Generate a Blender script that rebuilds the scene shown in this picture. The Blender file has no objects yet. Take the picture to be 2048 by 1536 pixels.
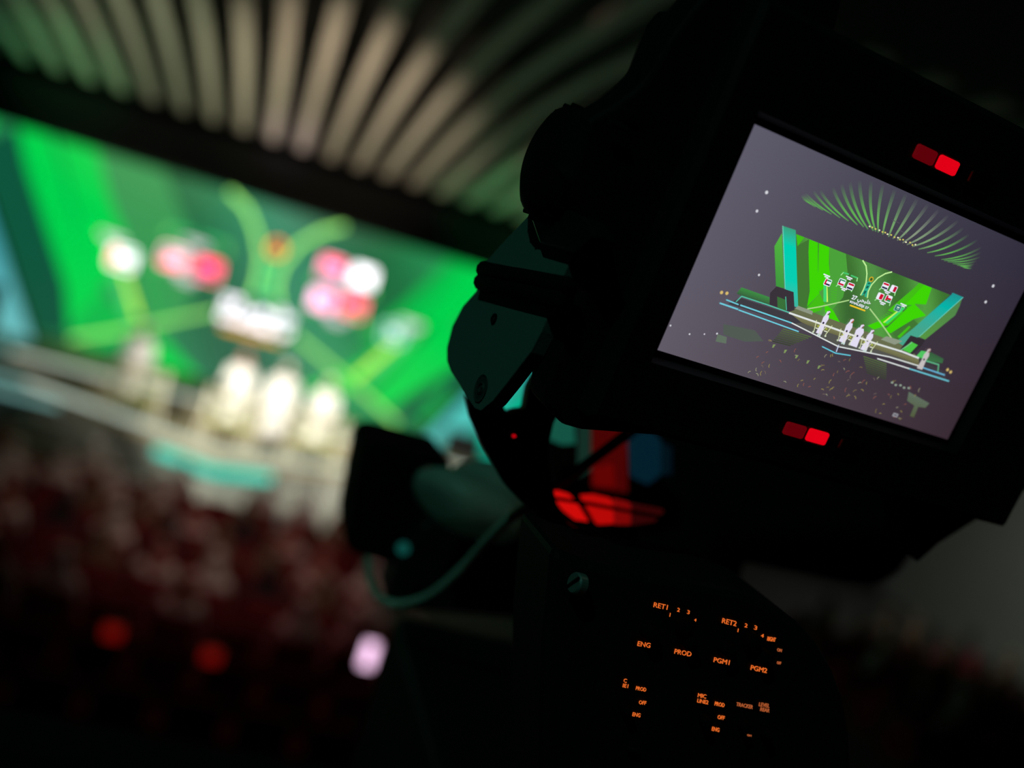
import bpy, bmesh, math, random
from mathutils import Vector, Matrix
random.seed(7)
S = bpy.context.scene
COL = S.collection
# ------------------------------------------------------------------ camera, world, exposure, large lights
EYE = Vector((0.0, 0.0, 5.4))            # standing on the camera gallery, 4.3 m above the stage deck
FPX = 2100.0
R = math.radians
CAM_ROT = Matrix.Rotation(R(-14.2), 3, 'Z') @ Matrix.Rotation(R(90 - 4.9), 3, 'X') @ Matrix.Rotation(R(17.0), 3, 'Z')
cam_data = bpy.data.cameras.new('camera')
cam = bpy.data.objects.new('camera', cam_data)
COL.objects.link(cam)
cam.matrix_world = Matrix.Translation(EYE) @ CAM_ROT.to_4x4()
cam_data.sensor_width = 36.0
cam_data.lens = 36.0 * FPX / 2048.0
cam_data.clip_start = 0.02
cam_data.clip_end = 200
cam_data.dof.use_dof = True
cam_data.dof.focus_distance = 0.512
cam_data.dof.aperture_fstop = 2.75
S.camera = cam
world = bpy.data.worlds.new('hall_air')
S.world = world
world.use_nodes = True
world.node_tree.nodes['Background'].inputs[0].default_value = (0.35, 0.6, 0.55, 1)
world.node_tree.nodes['Background'].inputs[1].default_value = 0.0012
S.view_settings.view_transform = 'Standard'
S.view_settings.look = 'None'
S.view_settings.exposure = 0.0
S.view_settings.gamma = 1.0
S.view_settings.use_curve_mapping = False

# ------------------------------------------------------------------ helpers
def lin(c, g=1.0):
    o = []
    for v in c[:3]:
        v /= 255.0
        o.append((v / 12.92 if v <= .04045 else ((v + .055) / 1.055) ** 2.4) * g)
    return tuple(o)

def sight(px, py, y):
    """point on the vertical plane at world depth y that the photograph shows at (px, py)"""
    d = CAM_ROT @ Vector(((px - 1024) / FPX, -(py - 768) / FPX, -1))
    return EYE + d * (y / d.y)

def WP(u, v, y=24.0):
    """stage layout units (1 unit = 1.56 m on the LED wall) carried to depth y"""
    k = y / 24.0
    return Vector((1.56 * u * k, y, 5.4 + (1.578 * v - 2.0) * k))

MATS = {}
def mat(name, color, rough=.6, metal=0.0, noise=None, spec=.5):
    if name in MATS: return MATS[name]
    m = bpy.data.materials.new(name); m.use_nodes = True
    nt = m.node_tree; b = nt.nodes['Principled BSDF']
    b.inputs['Base Color'].default_value = (*color, 1)
    b.inputs['Roughness'].default_value = rough
    b.inputs['Metallic'].default_value = metal
    b.inputs['Specular IOR Level'].default_value = spec
    if noise:
        tc = nt.nodes.new('ShaderNodeTexCoord'); n = nt.nodes.new('ShaderNodeTexNoise')
        n.inputs['Scale'].default_value = noise[0]; n.inputs['Detail'].default_value = 4
        nt.links.new(tc.outputs['Object'], n.inputs['Vector'])
        r = nt.nodes.new('ShaderNodeValToRGB')
        a = noise[1]
        r.color_ramp.elements[0].color = (*[c * (1 - a) for c in color], 1)
        r.color_ramp.elements[1].color = (*[min(1, c * (1 + a)) for c in color], 1)
        nt.links.new(n.outputs['Fac'], r.inputs['Fac'])
        nt.links.new(r.outputs['Color'], b.inputs['Base Color'])
        bp = nt.nodes.new('ShaderNodeBump'); bp.inputs['Strength'].default_value = .15
        nt.links.new(n.outputs['Fac'], bp.inputs['Height']); nt.links.new(bp.outputs['Normal'], b.inputs['Normal'])
    MATS[name] = m; return m

def glow(name, color, strength=1.0):
    if name in MATS: return MATS[name]
    m = bpy.data.materials.new(name); m.use_nodes = True
    nt = m.node_tree; b = nt.nodes['Principled BSDF']
    b.inputs['Base Color'].default_value = (.01, .01, .01, 1)
    b.inputs['Emission Color'].default_value = (*color, 1)
    b.inputs['Emission Strength'].default_value = strength
    b.inputs['Roughness'].default_value = .5
    MATS[name] = m; return m

def led_mat(name, strength=1.0, rough=.5, spec=.3):
    """a lit display: the colours of the picture mesh are emitted"""
    if name in MATS: return MATS[name]
    m = bpy.data.materials.new(name); m.use_nodes = True
    nt = m.node_tree; b = nt.nodes['Principled BSDF']
    b.inputs['Base Color'].default_value = (.004, .004, .004, 1)
    b.inputs['Roughness'].default_value = rough
    b.inputs['Specular IOR Level'].default_value = spec
    a = nt.nodes.new('ShaderNodeAttribute'); a.attribute_name = 'Col'
    nt.links.new(a.outputs['Color'], b.inputs['Emission Color'])
    b.inputs['Emission Strength'].default_value = strength
    MATS[name] = m; return m

def tag(o, label=None, cat=None, group=None, kind=None):
    if label: o['label'] = label
    if cat: o['category'] = cat
    if group: o['group'] = group
    if kind: o['kind'] = kind
    return o

def empty(name, loc=(0, 0, 0), rz=0.0):
    o = bpy.data.objects.new(name, None); COL.objects.link(o)
    o.empty_display_size = .05
    o.location = loc; o.rotation_euler = (0, 0, rz)
    return o

def root_matrix(o):
    m = Matrix.LocRotScale(o.location, o.rotation_euler, o.scale) if o.rotation_mode != 'QUATERNION' else Matrix.LocRotScale(o.location, o.rotation_quaternion, o.scale)
    if o.parent: m = root_matrix(o.parent) @ o.matrix_parent_inverse @ m
    return m

def obj(name, bm, m, parent=None, local=False, smooth=False):
    """link a bmesh as ONE mesh object; world coordinates unless local"""
    me = bpy.data.meshes.new(name)
    bmesh.ops.recalc_face_normals(bm, faces=bm.faces)
    bm.to_mesh(me); bm.free()
    if smooth:
        for p in me.polygons: p.use_smooth = True
    return obj_me(name, me, m, parent, local)

def obj_me(name, me, m, parent=None, local=False):
    if m is not None and not me.materials: me.materials.append(m)
    o = bpy.data.objects.new(name, me); COL.objects.link(o)
    if parent:
        o.parent = parent
        if not local: o.matrix_parent_inverse = root_matrix(parent).inverted()
    return o

def copy_tree(o, parent=None):
    c = o.copy(); COL.objects.link(c)
    if parent: c.parent = parent
    for ch in list(o.children): copy_tree(ch, c)
    return c

def box(bm, x0, x1, y0, y1, z0, z1, bevel=0.0, seg=2):
    t = bmesh.new()
    bmesh.ops.create_cube(t, size=1)
    for v in t.verts:
        v.co = Vector((x0 + (v.co.x + .5) * (x1 - x0), y0 + (v.co.y + .5) * (y1 - y0), z0 + (v.co.z + .5) * (z1 - z0)))
    if bevel: bmesh.ops.bevel(t, geom=list(t.edges), offset=bevel, segments=seg, profile=.5, affect='EDGES')
    me = bpy.data.meshes.new('t'); t.to_mesh(me); t.free(); bm.from_mesh(me); bpy.data.meshes.remove(me)
    return bm

def B(*a, **k): return box(bmesh.new(), *a, **k)

def prism(pts, off, bm=None, bevel=0.0):
    """closed outline pts (3D) pushed along off"""
    bm = bm or bmesh.new()
    t = bmesh.new()
    off = Vector(off)
    a = [t.verts.new(Vector(p)) for p in pts]; b = [t.verts.new(Vector(p) + off) for p in pts]
    t.faces.new(a); t.faces.new(list(reversed(b)))
    n = len(pts)
    for i in range(n): t.faces.new((a[i], b[i], b[(i + 1) % n], a[(i + 1) % n]))
    bmesh.ops.recalc_face_normals(t, faces=t.faces)
    if bevel: bmesh.ops.bevel(t, geom=list(t.edges), offset=bevel, segments=2, profile=.5, affect='EDGES', clamp_overlap=True)
    me = bpy.data.meshes.new('t'); t.to_mesh(me); t.free(); bm.from_mesh(me); bpy.data.meshes.remove(me)
    return bm

def tube(bm, pts, rad, seg=8):
    pts = [Vector(p) for p in pts]; n = len(pts); rings = []
    up = Vector((0, 0, 1))
    for i, p in enumerate(pts):
        d = (pts[min(i + 1, n - 1)] - pts[max(i - 1, 0)]).normalized()
        s = d.cross(up)
        if s.length < 1e-3: s = d.cross(Vector((1, 0, 0)))
        s.normalize(); t = s.cross(d)
        r = rad[i] if isinstance(rad, (list, tuple)) else rad
        rings.append([bm.verts.new(p + (s * math.cos(a) + t * math.sin(a)) * r) for a in [2 * math.pi * k / seg for k in range(seg)]])
    for i in range(n - 1):
        for k in range(seg):
            bm.faces.new((rings[i][k], rings[i][(k + 1) % seg], rings[i + 1][(k + 1) % seg], rings[i + 1][k]))
    bm.faces.new(rings[0]); bm.faces.new(list(reversed(rings[-1])))
    return bm

def lathe(bm, prof, origin, axis, seg=24):
    """prof: (distance along axis, radius)"""
    axis = Vector(axis).normalized(); origin = Vector(origin)
    s = axis.cross(Vector((0, 0, 1)))
    if s.length < 1e-3: s = axis.cross(Vector((1, 0, 0)))
    s.normalize(); t = s.cross(axis); rings = []
    for h, r in prof:
        if r < 1e-6: rings.append([bm.verts.new(origin + axis * h)])
        else: rings.append([bm.verts.new(origin + axis * h + (s * math.cos(a) + t * math.sin(a)) * r) for a in [2 * math.pi * k / seg for k in range(seg)]])
    for a, b in zip(rings, rings[1:]):
        for k in range(seg):
            f = [a[k % len(a)], a[(k + 1) % len(a)], b[(k + 1) % len(b)], b[k % len(b)]]
            q = []
            for v in f:
                if v not in q: q.append(v)
            if len(q) > 2: bm.faces.new(q)
    if len(rings[0]) > 1: bm.faces.new(rings[0])
    if len(rings[-1]) > 1: bm.faces.new(rings[-1])
    return bm

def spline(pts, n=24):
    """smooth polyline through 3D points"""
    pts = [Vector(p) for p in pts]; out = []
    P = [pts[0] * 2 - pts[1]] + pts + [pts[-1] * 2 - pts[-2]]
    for i in range(1, len(P) - 2):
        for k in range(n):
            t = k / n
            a, b, c, d = P[i - 1], P[i], P[i + 1], P[i + 2]
            out.append(.5 * ((2 * b) + (c - a) * t + (2 * a - 5 * b + 4 * c - d) * t * t + (3 * b - a - 3 * c + d) * t ** 3))
    out.append(pts[-1]); return out

def text_tris(body, offset=0.0):
    """triangles of a word in a 1x1 box"""
    cu = bpy.data.curves.new('lettering', 'FONT'); cu.body = body; cu.offset = offset; cu.resolution_u = 3
    o = bpy.data.objects.new('lettering', cu)
    me = bpy.data.meshes.new_from_object(o)
    me.calc_loop_triangles()
    vs = [v.co.copy() for v in me.vertices]
    tr = [tuple(t.vertices) for t in me.loop_triangles]
    bpy.data.objects.remove(o); bpy.data.curves.remove(cu); bpy.data.meshes.remove(me)
    if not vs: return [], []
    x0, x1 = min(v.x for v in vs), max(v.x for v in vs); y0, y1 = min(v.y for v in vs), max(v.y for v in vs)
    return [((v.x - x0) / max(1e-6, x1 - x0), (v.y - y0) / max(1e-6, y1 - y0)) for v in vs], tr

def aim(o, loc, target):
    o.location = loc
    o.rotation_euler = (Vector(target) - Vector(loc)).to_track_quat('-Z', 'Y').to_euler()

def spot(parent, loc, target, power, color, angle, blend=.6, radius=.06):
    l = bpy.data.lights.new('lamp', 'SPOT'); l.energy = power; l.color = color
    l.spot_size = R(angle); l.spot_blend = blend; l.shadow_soft_size = radius
    o = bpy.data.objects.new('lamp', l); COL.objects.link(o); aim(o, loc, target)
    if parent:
        o.parent = parent; o.matrix_parent_inverse = root_matrix(parent).inverted()
    return o

# ------------------------------------------------------------------ materials
M_BLACK = mat('black_plastic', (.007, .0075, .0075), .6, noise=(220, .25), spec=.3)
M_RUB = mat('black_rubber', (.004, .0042, .0042), .85, noise=(400, .3), spec=.12)
M_PLATE = mat('grey_painted_plate', (.20, .27, .25), .62, noise=(300, .12))
M_STEEL = mat('bright_steel', (.55, .56, .55), .3, 1.0)
M_DARKMET = mat('dark_metal', (.03, .032, .032), .45, .6, noise=(60, .3))
M_HALL = mat('black_drape', (.006, .006, .007), .9, noise=(3, .3))
M_FLOOR = mat('dark_carpet', (.05, .046, .048), .95, noise=(9, .35))
M_DECK = mat('grey_stage_vinyl', (.27, .235, .15), .55, noise=(2.5, .1))
M_RISER = mat('stage_fascia', (.26, .27, .24), .6, noise=(4, .15))
M_SLAT = mat('pale_ceiling_slat', (.58, .56, .52), .7, noise=(6, .1))
M_WHITE = mat('white_cotton', (.86, .85, .84), .9, noise=(30, .05))
M_SKIN = mat('skin', (.42, .25, .17), .6, noise=(40, .12))
M_HAIR = mat('dark_hair', (.02, .015, .012), .7, noise=(90, .3))
M_RED = mat('red_velvet', (.20, .014, .022), .9, noise=(60, .2))
M_WALL = mat('grey_acoustic_panel', (.30, .31, .30), .9, noise=(5, .15))

# ------------------------------------------------------------------ the hall
tag(obj('floor', B(-16, 22, -3, 30, -.2, 0), M_FLOOR), 'dark carpeted hall floor below the stage', kind='structure')
tag(obj('wall_back', B(-16, 22, 27, 27.3, 0, 10), M_HALL), 'black drape behind the stage', kind='structure')
tag(obj('wall_right', B(19.5, 19.8, -3, 27, 0, 10), M_WALL), 'dim grey side wall of the hall', kind='structure')
tag(obj('wall_left', B(-13.3, -13, -3, 27, 0, 10), M_HALL), 'black side wall of the hall', kind='structure')
tag(obj('wall_front', B(-16, 22, -3.2, -2.9, 0, 10), M_HALL), 'black wall behind the camera gallery', kind='structure')
ceil = tag(obj('ceiling', B(-16, 22, -3, 27.3, 9.6, 9.9), M_HALL), 'black ceiling above the pale slats', kind='structure')
tag(obj('floor_gallery', B(-6, 6, -2.9, 1.35, 3.5, 3.8), M_FLOOR), 'dark floor of the raised camera gallery', kind='structure')
tag(obj('wall_gallery', B(-6, 6, 1.35, 1.45, 3.5, 4.66), M_HALL), 'black parapet at the front of the camera gallery', kind='structure')
tag(obj('trim_1', B(-13, 19.5, 22.5, 23.2, 5.77, 6.68), mat('black_beam_paint', (.0025, .003, .0035), .95, noise=(3, .3), spec=.1)), 'long black header beam between LED screen and ceiling slats', kind='structure')
# pale slats fanning over the hall: one curved slat per position, rising towards the audience
def slat_mesh(k):
    bm = bmesh.new(); w, h = .105, .06; rings = []
    n = 18
    for i in range(n + 1):
        t = i / n; y = 22.45 - 14.6 * t
        z = 6.88 + 1.05 * math.sin(min(1, t / .75) * math.pi / 2) + .12 * t
        rings.append([bm.verts.new((sx * w, y, z + sz)) for sx, sz in ((-1, 0), (1, 0), (1, h), (-1, h))])
    for a, b in zip(rings, rings[1:]):
        for q in range(4): bm.faces.new((a[q], a[(q + 1) % 4], b[(q + 1) % 4], b[q]))
    bm.faces.new(rings[0]); bm.faces.new(list(reversed(rings[-1])))
    bmesh.ops.recalc_face_normals(bm, faces=bm.faces)
    me = bpy.data.meshes.new('slat'); bm.to_mesh(me); bm.free(); me.materials.append(M_SLAT); return me
sm = slat_mesh(0)
for i in range(22):
    x = -6.63 + i * .6
    o = bpy.data.objects.new('slat', sm); COL.objects.link(o); o.parent = ceil; o.location = (x, 0, 0)

# ------------------------------------------------------------------ pictures: flat coloured shapes on a display
class Pic:
    def __init__(s): s.v = []; s.f = []; s.c = []
    def poly(s, pts, col, layer, g=1.0):
        b = len(s.v)
        s.v += [(p[0], p[1], layer) for p in pts]
        s.f.append(list(range(b, b + len(pts))))
        cf = col if callable(col) else (lambda u, v: col)
        s.c.append([lin(cf(p[0], p[1]), g) for p in pts])
    def line(s, pts, w, col, layer, g=1.0):
        for a, b in zip(pts, pts[1:]):
            dx, dy = b[0] - a[0], b[1] - a[1]; L = math.hypot(dx, dy) or 1
            nx, ny = -dy / L * w / 2, dx / L * w / 2; ex, ey = dx / L * w * .3, dy / L * w * .3
            s.poly([(a[0] + nx - ex, a[1] + ny - ey), (a[0] - nx - ex, a[1] - ny - ey), (b[0] - nx + ex, b[1] - ny + ey), (b[0] + nx + ex, b[1] + ny + ey)], col, layer, g)
    def ribbon(s, pts, ws, cols, layer):
        for i in range(len(pts) - 1):
            a, b = pts[i], pts[i + 1]; dx, dy = b[0] - a[0], b[1] - a[1]; L = math.hypot(dx, dy) or 1
            n = (-dy / L, dx / L); q = []
            for p, w in ((a, ws[i]), (b, ws[i + 1])): q.append(((p[0] + n[0] * w / 2, p[1] + n[1] * w / 2), (p[0] - n[0] * w / 2, p[1] - n[1] * w / 2)))
            bb = len(s.v); s.v += [(*q[0][0], layer), (*q[0][1], layer), (*q[1][1], layer), (*q[1][0], layer)]
            s.f.append([bb, bb + 1, bb + 2, bb + 3]); ca, cb = lin(cols[i]), lin(cols[i + 1]); s.c.append([ca, ca, cb, cb])
    def disc(s, u, v, r, col, layer, g=1.0, ry=None, n=14):
        s.poly([(u + r * math.cos(2 * math.pi * k / n), v + (ry or r) * math.sin(2 * math.pi * k / n)) for k in range(n)], col, layer, g)
    def text(s, body, u0, v0, u1, v1, col, layer, g=1.0, bold=.02):
        vs, tr = text_tris(body, bold)
        b = len(s.v); s.v += [(u0 + x * (u1 - u0), v0 + y * (v1 - v0), layer) for x, y in vs]
        c = lin(col, g)
        for t in tr: s.f.append([b + i for i in t]); s.c.append([c] * 3)
    def rrect(s, u, v, w, h, r, col, layer, g=1.0):
        pts = []
        for cx, cy, a0 in ((u + w / 2 - r, v + h / 2 - r, 0), (u - w / 2 + r, v + h / 2 - r, 90), (u - w / 2 + r, v - h / 2 + r, 180), (u + w / 2 - r, v - h / 2 + r, 270)):
            for k in range(4): pts.append((cx + r * math.cos(R(a0 + 30 * k)), cy + r * math.sin(R(a0 + 30 * k))))
        s.poly(pts, col, layer, g)
    def build(s, name, place, m, parent, local):
        bm = bmesh.new(); lay = bm.loops.layers.float_color.new('Col')
        vs = [bm.verts.new(place(*v)) for v in s.v]
        for f, c in zip(s.f, s.c):
            try: fc = bm.faces.new([vs[i] for i in f])
            except ValueError: continue
            for lp, cc in zip(fc.loops, c): lp[lay] = (*cc, 1)
        bmesh.ops.triangulate(bm, faces=[f for f in bm.faces if len(f.verts) > 4])
        me = bpy.data.meshes.new(name); bm.to_mesh(me); bm.free(); me.materials.append(m)
        return obj_me(name, me, m, parent, local)

def vgrad(v0, c0, v1, c1):
    def f(u, v):
        t = min(1, max(0, (v - v0) / (v1 - v0))); return tuple(a + (b - a) * t for a, b in zip(c0, c1))
    return f

WALL_PAL = dict(base=(40, 140, 80), hi=(0, 210, 76), hi2=(10, 184, 74), dark=(14, 84, 60), mid=(58, 152, 84), cen=(62, 130, 102), line=(150, 230, 110), pole=(70, 215, 110), poley=(190, 235, 70),
                gold=(255, 120, 10), tower=(20, 200, 130), white=(255, 245, 255), red=(255, 25, 75), blk=(20, 20, 24), grn=(20, 150, 90), brk=(60, 200, 110), yel=(240, 160, 20), saudi=(40, 150, 120), txtg=3.4, fg=2.7, lg=1.9, yg=1.6, strap=1.4)
MON_PAL = dict(base=(78, 146, 62), hi=(62, 212, 6), hi2=(66, 190, 22), dark=(66, 118, 52), mid=(76, 162, 58), cen=(76, 132, 66), line=(190, 236, 152), pole=(62, 214, 112), poley=(206, 240, 96),
               gold=(228, 190, 44), tower=(46, 178, 142), white=(236, 238, 250), red=(205, 18, 48), blk=(34, 46, 70), grn=(40, 150, 96), brk=(70, 196, 112), yel=(240, 196, 40), saudi=(28, 120, 104), txtg=1, fg=1, lg=1, yg=1, strap=1)

FLAGS = [(-1.93, .13, 'uae'), (-1.29, .33, 'kuw'), (-.80, .30, 'tri'), (.84, .81, 'tri'), (1.30, .82, 'qat'), (.83, .345, 'bah'), (1.28, .375, 'oma'), (1.95, .16, 'sau')]

def draw_flag(p, u, v, kind, P, L):
    w, h, g = .35, .29, P['fg']
    def bar(x0, x1, y0, y1, c): p.poly([(u + x0 * w, v + y0 * h), (u + x1 * w, v + y0 * h), (u + x1 * w, v + y1 * h), (u + x0 * w, v + y1 * h)], P[c] if isinstance(c, str) else c, L + 1, g)
    if kind == 'sau':
        p.rrect(u, v, w, h, .05, (190, 236, 226), L, g * .55); p.rrect(u, v, w * .8, h * .78, .03, P['saudi'], L + .5, 1)
        bar(-.2, .22, .02, .18, (225, 240, 235)); bar(-.15, .2, -.18, -.1, (200, 230, 220)); return
    WB = dict(uae=(255, 250, 255), kuw=(255, 176, 205), tri=(255, 84, 132) if u < 0 else (255, 150, 195), qat=(255, 250, 255), bah=(255, 185, 225), oma=(255, 84, 132))
    p.rrect(u, v, w, h, .05, P['white'] if P is MON_PAL else WB[kind], L, g)
    if kind == 'uae': bar(-.42, -.2, -.38, .38, 'red'); bar(-.2, .42, .18, .38, 'grn'); bar(-.2, .42, -.38, -.16, 'blk')
    elif kind == 'kuw': bar(-.42, .42, .2, .38, 'grn'); bar(-.42, .42, -.4, -.16, 'red'); bar(-.42, -.25, -.2, .24, 'blk')
    elif kind == 'tri': bar(-.42, .42, .14, .4, 'red'); bar(-.42, .42, -.4, -.16, 'blk')
    elif kind == 'qat': bar(-.02, .4, -.38, .38, (190, 14, 50) if P is MON_PAL else 'white')
    elif kind == 'bah': bar(-.1, .4, -.38, .38, 'red' if P is MON_PAL else (255, 120, 160))
    elif kind == 'oma': bar(-.42, -.15, -.38, .38, 'red'); bar(-.15, .42, -.12, .14, 'red'); bar(-.15, .42, -.38, -.12, 'grn')

def draw_wall(p, P, L):
    """the green draw-ceremony artwork shown on the LED wall"""
    wallp = [(-4.30, 1.43), (4.25, 1.43), (2.80, -1.2), (-2.77, -1.2)]
    def clipx(v): return -4.30 + (1.43 - v) * (1.53 / 2.63), 4.25 - (1.43 - v) * (1.45 / 2.63)
    n = 12
    for i in range(n):
        v0, v1 = 1.43 - 2.63 * i / n, 1.43 - 2.63 * (i + 1) / n
        a0, b0 = clipx(v0); a1, b1 = clipx(v1)
        for k in range(16):
            f0, f1 = k / 16, (k + 1) / 16
            def cc(u, v):
                s = abs(u - .1) / 1.7; t = min(1, s)
                c = tuple(a + (b - a) * t for a, b in zip(P['cen'], P['base'])); w = .92 + .16 * math.sin(u * 2.1 + v * 1.7)
                return tuple(min(255, x * w) for x in c)
            p.poly([(a0 + (b0 - a0) * f0, v0), (a1 + (b1 - a1) * f0, v1), (a1 + (b1 - a1) * f1, v1), (a0 + (b0 - a0) * f1, v0)], cc, L)
    sh = lambda c, k: tuple(x * k for x in c)
    p.poly([(-4.05, 1.0), (-3.64, 1.42), (-3.41, .965), (-2.55, -.44), (-2.35, -1.04), (-2.75, -1.17)], P['dark'], L + 1)
    p.poly([(-4.30, 1.42), (-3.88, 1.42), (-4.0, 1.02)], P['hi2'], L + 1)
    p.poly([(-3.625, 1.42), (-3.18, 1.42), (-2.63, .46), (-2.07, -.376), (-2.35, -1.04), (-2.55, -.44), (-3.41, .965)], P['hi'], L + 2)
    p.poly([(-3.13, 1.42), (-2.59, 1.42), (-2.27, .84), (-1.95, .4), (-1.94, -.09), (-2.1, -.31), (-2.39, .045)], P['hi'], L + 2)
    p.poly([(-3.18, 1.42), (-3.13, 1.42), (-2.39, .045), (-2.1, -.31), (-2.07, -.376), (-2.63, .46)], P['dark'], L + 1)
    p.poly([(-2.07, -.376), (-1.63, -.687), (-1.655, -1.0), (-1.95, -1.19), (-2.32, -1.08)], P['hi2'], L + 2)
    p.poly([(-1.63, -.687), (-1.07, -.83), (-.5, -1.19), (-1.05, -1.19), (-1.42, -.99)], P['hi'], L + 2)
    p.poly([(-2.59, 1.42), (-1.7, 1.42), (-1.1, .6), (-.9, -.2), (-1.13, -.84), (-1.6, -.68), (-1.94, -.09), (-1.95, .4)], P['mid'], L + 1)
    p.poly([(2.42, 1.42), (3.15, 1.42), (3.27, .70), (2.69, .55), (2.21, -.10), (1.53, -.07), (2.26, 1.11)], P['hi2'], L + 1)
    p.poly([(2.7, 1.42), (3.15, 1.42), (3.27, .70), (2.75, .60), (2.45, .25), (2.25, .4)], P['hi'], L + 2)
    p.poly([(1.43, -.73), (2.15, .11), (2.39, .44), (2.66, .49), (1.95, -.75)], P['dark'], L + 2)
    p.poly([(2.45, .34), (2.69, .553), (3.54, .28), (3.0, -.05), (2.2, -.914), (1.84, -.87)], P['hi'], L + 3)
    p.poly([(.9, -.937), (1.40, -.566), (2.03, .07), (2.31, .1), (1.88, -.63), (1.30, -1.0)], P['hi'], L + 3)
    p.poly([(2.34, -.9), (3.0, -.05), (3.38, -.17), (2.78, -1.13)], P['dark'], L + 2)
    p.poly([(2.62, -.95), (2.95, -.35), (3.05, -.4), (2.78, -.98)], P['hi2'], L + 3)
    # poles, rungs, arcs, tower
    p.poly([(-2.14, .12), (-1.99, .12), (-1.54, -.61), (-1.72, -.63)], P['pole'], L + 4)
    p.poly([(-1.93, .02), (-1.88, .02), (-1.5, -.58), (-1.56, -.61)], P['poley'], L + 5, P['yg'])
    p.poly([(2.09, .2), (2.34, .28), (1.82, -.59), (1.66, -.58)], P['pole'], L + 4)
    p.poly([(1.98, .03), (2.05, .02), (1.64, -.61), (1.57, -.585)], P['poley'], L + 5, P['yg'])
    for k in range(8):
        t = k / 7
        p.line([(-1.72 + .33 * t, .12 - .62 * t), (-1.42 + .33 * t, .12 - .62 * t)], .022, P['hi2'], L + 4)
        p.line([(1.68 - .45 * t, .02 - .62 * t), (1.92 - .45 * t, .02 - .62 * t)], .022, P['hi2'], L + 4)
    w = .06
    p.line([(-.784, 1.42), (-.516, 1.27), (-.307, 1.0), (-.151, .666), (-.115, .37), (-.13, .13)], w, P['line'], L + 4, P['lg'])
    p.line([(.825, 1.42), (.56, 1.27), (.30, 1.0), (.157, .65), (.149, .37), (.25, .12)], w, P['line'], L + 4, P['lg'])
    p.line([(-2.29, -1.12), (-1.79, -.883), (-1.16, -.55), (-.567, -.236)], w * .9, P['line'], L + 5, P['lg'] * .8)
    p.line([(.625, -.267), (1.49, -.655), (2.36, -1.09)], w * .9, P['line'], L + 5, P['lg'] * .8)
    p.poly([(-.12, .12), (-.1, .70), (-.03, .76), (.08, .76), (.13, .62), (.13, .40), (.2, .12), (.09, .12), (.04, .26), (-.03, .12)], P['tower'], L + 3)
    for a, b in ((.2, .36), (.44, .58), (.62, .72)):
        p.poly([(-.05, a), (.06, a + .03), (.07, b), (-.04, b - .02)], sh(P['tower'], .55), L + 4)
    p.disc(.02, .855, .115, P['gold'], L + 4, P['fg'] * .75); p.disc(.02, .855, .065, sh(P['dark'], .8), L + 5)
    # captions under green brackets
    for q in ([(-1.478, .583), (-1.428, .707), (-1.147, .722)], [(-1.0, .711), (-.653, .707), (-.613, .582)], [(-1.46, .107), (-1.404, .222), (-1.193, .214)], [(-.946, .206), (-.647, .229), (-.639, .121)],
              [(.64, .581), (.69, .685), (.883, .687)], [(1.12, .713), (1.467, .715), (1.50, .59)], [(.665, .128), (.731, .232), (.937, .248)], [(1.195, .239), (1.464, .25), (1.492, .134)]):
        p.line(q, .06, P['brk'], L + 4)
        p.line(q[:2] if abs(q[0][1] - q[1][1]) > .05 else q[1:], .03, P['line'], L + 5)
    for u, v in ((-2.11, .345), (-1.04, .58), (-1.06, .105), (1.06, .60), (1.09, .12), (2.16, .34)):
        p.line([(u - .17, v + .035), (u + .15, v + .025)], .05, P['white'], L + 6); p.line([(u - .08, v - .035), (u + .1, v - .04)], .045, P['white'], L + 6)
    for u, v, k in FLAGS: draw_flag(p, u, v, k, P, L + 7)
    # title block: Arabic line, Latin line, yellow strapline
    g = P['txtg']
    p.text('27', -.50, -.155, -.24, .03, P['white'], L + 9, g, .03)
    p.text('\ufef2\ufea0\ufef4\ufee0\ufea7', -.19, -.2, .53, .06, P['white'], L + 9, g, .02)
    p.text('KHALEEJI 27', -.49, -.345, .54, -.21, P['white'], L + 9, g, .03)
    for u0, u1 in ((-.40, -.17), (-.14, .01), (.04, .415)):
        p.line([(u0, -.405), (u1, -.405)], .062, P['yel'], L + 9, P['strap'])

# ------------------------------------------------------------------ LED wall and its flanking pillars
wall = empty('led_wall', (0, 24.1, 1.45))
tag(wall, 'huge green LED wall behind the stage showing flags and title lettering', 'LED wall')
fr = [WP(-4.36, 1.50), WP(4.31, 1.50), WP(2.84, -1.23), WP(-2.81, -1.23)]
obj('cabinet', prism([p + Vector((0, .05, 0)) for p in fr], (0, .3, 0)), M_HALL, wall)
pw = Pic(); draw_wall(pw, WALL_PAL, 0)
pw.build('display', lambda u, v, l: WP(u, v) + Vector((0, -.004 * l, 0)), led_mat('led_wall_face', 1.0), wall, False)

def led_slab(name, pts, y, depth, cf, label, cat, group=None):
    r = empty(name, WP(sum(p[0] for p in pts) / len(pts), min(p[1] for p in pts), y)); tag(r, label, cat, group)
    obj('panel', prism([WP(*p, y) + Vector((0, .02, 0)) for p in pts], (0, depth, 0)), M_HALL, r)
    q = Pic(); n = 6
    for i in range(n):
        t0, t1 = i / n, (i + 1) / n
        L = lambda a, b, t: (a[0] + (b[0] - a[0]) * t, a[1] + (b[1] - a[1]) * t)
        q.poly([L(pts[0], pts[3], t0), L(pts[1], pts[2], t0), L(pts[1], pts[2], t1), L(pts[0], pts[3], t1)], cf, 0)
    q.build('display', lambda u, v, l: WP(u, v, y), led_mat('led_wall_face', 1.0), r, False)
    return r
teal = vgrad(-1.2, (110, 190, 190), 1.5, (8, 120, 140))
tealR = vgrad(-1.2, (90, 200, 190), 1.5, (10, 160, 150))
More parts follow.
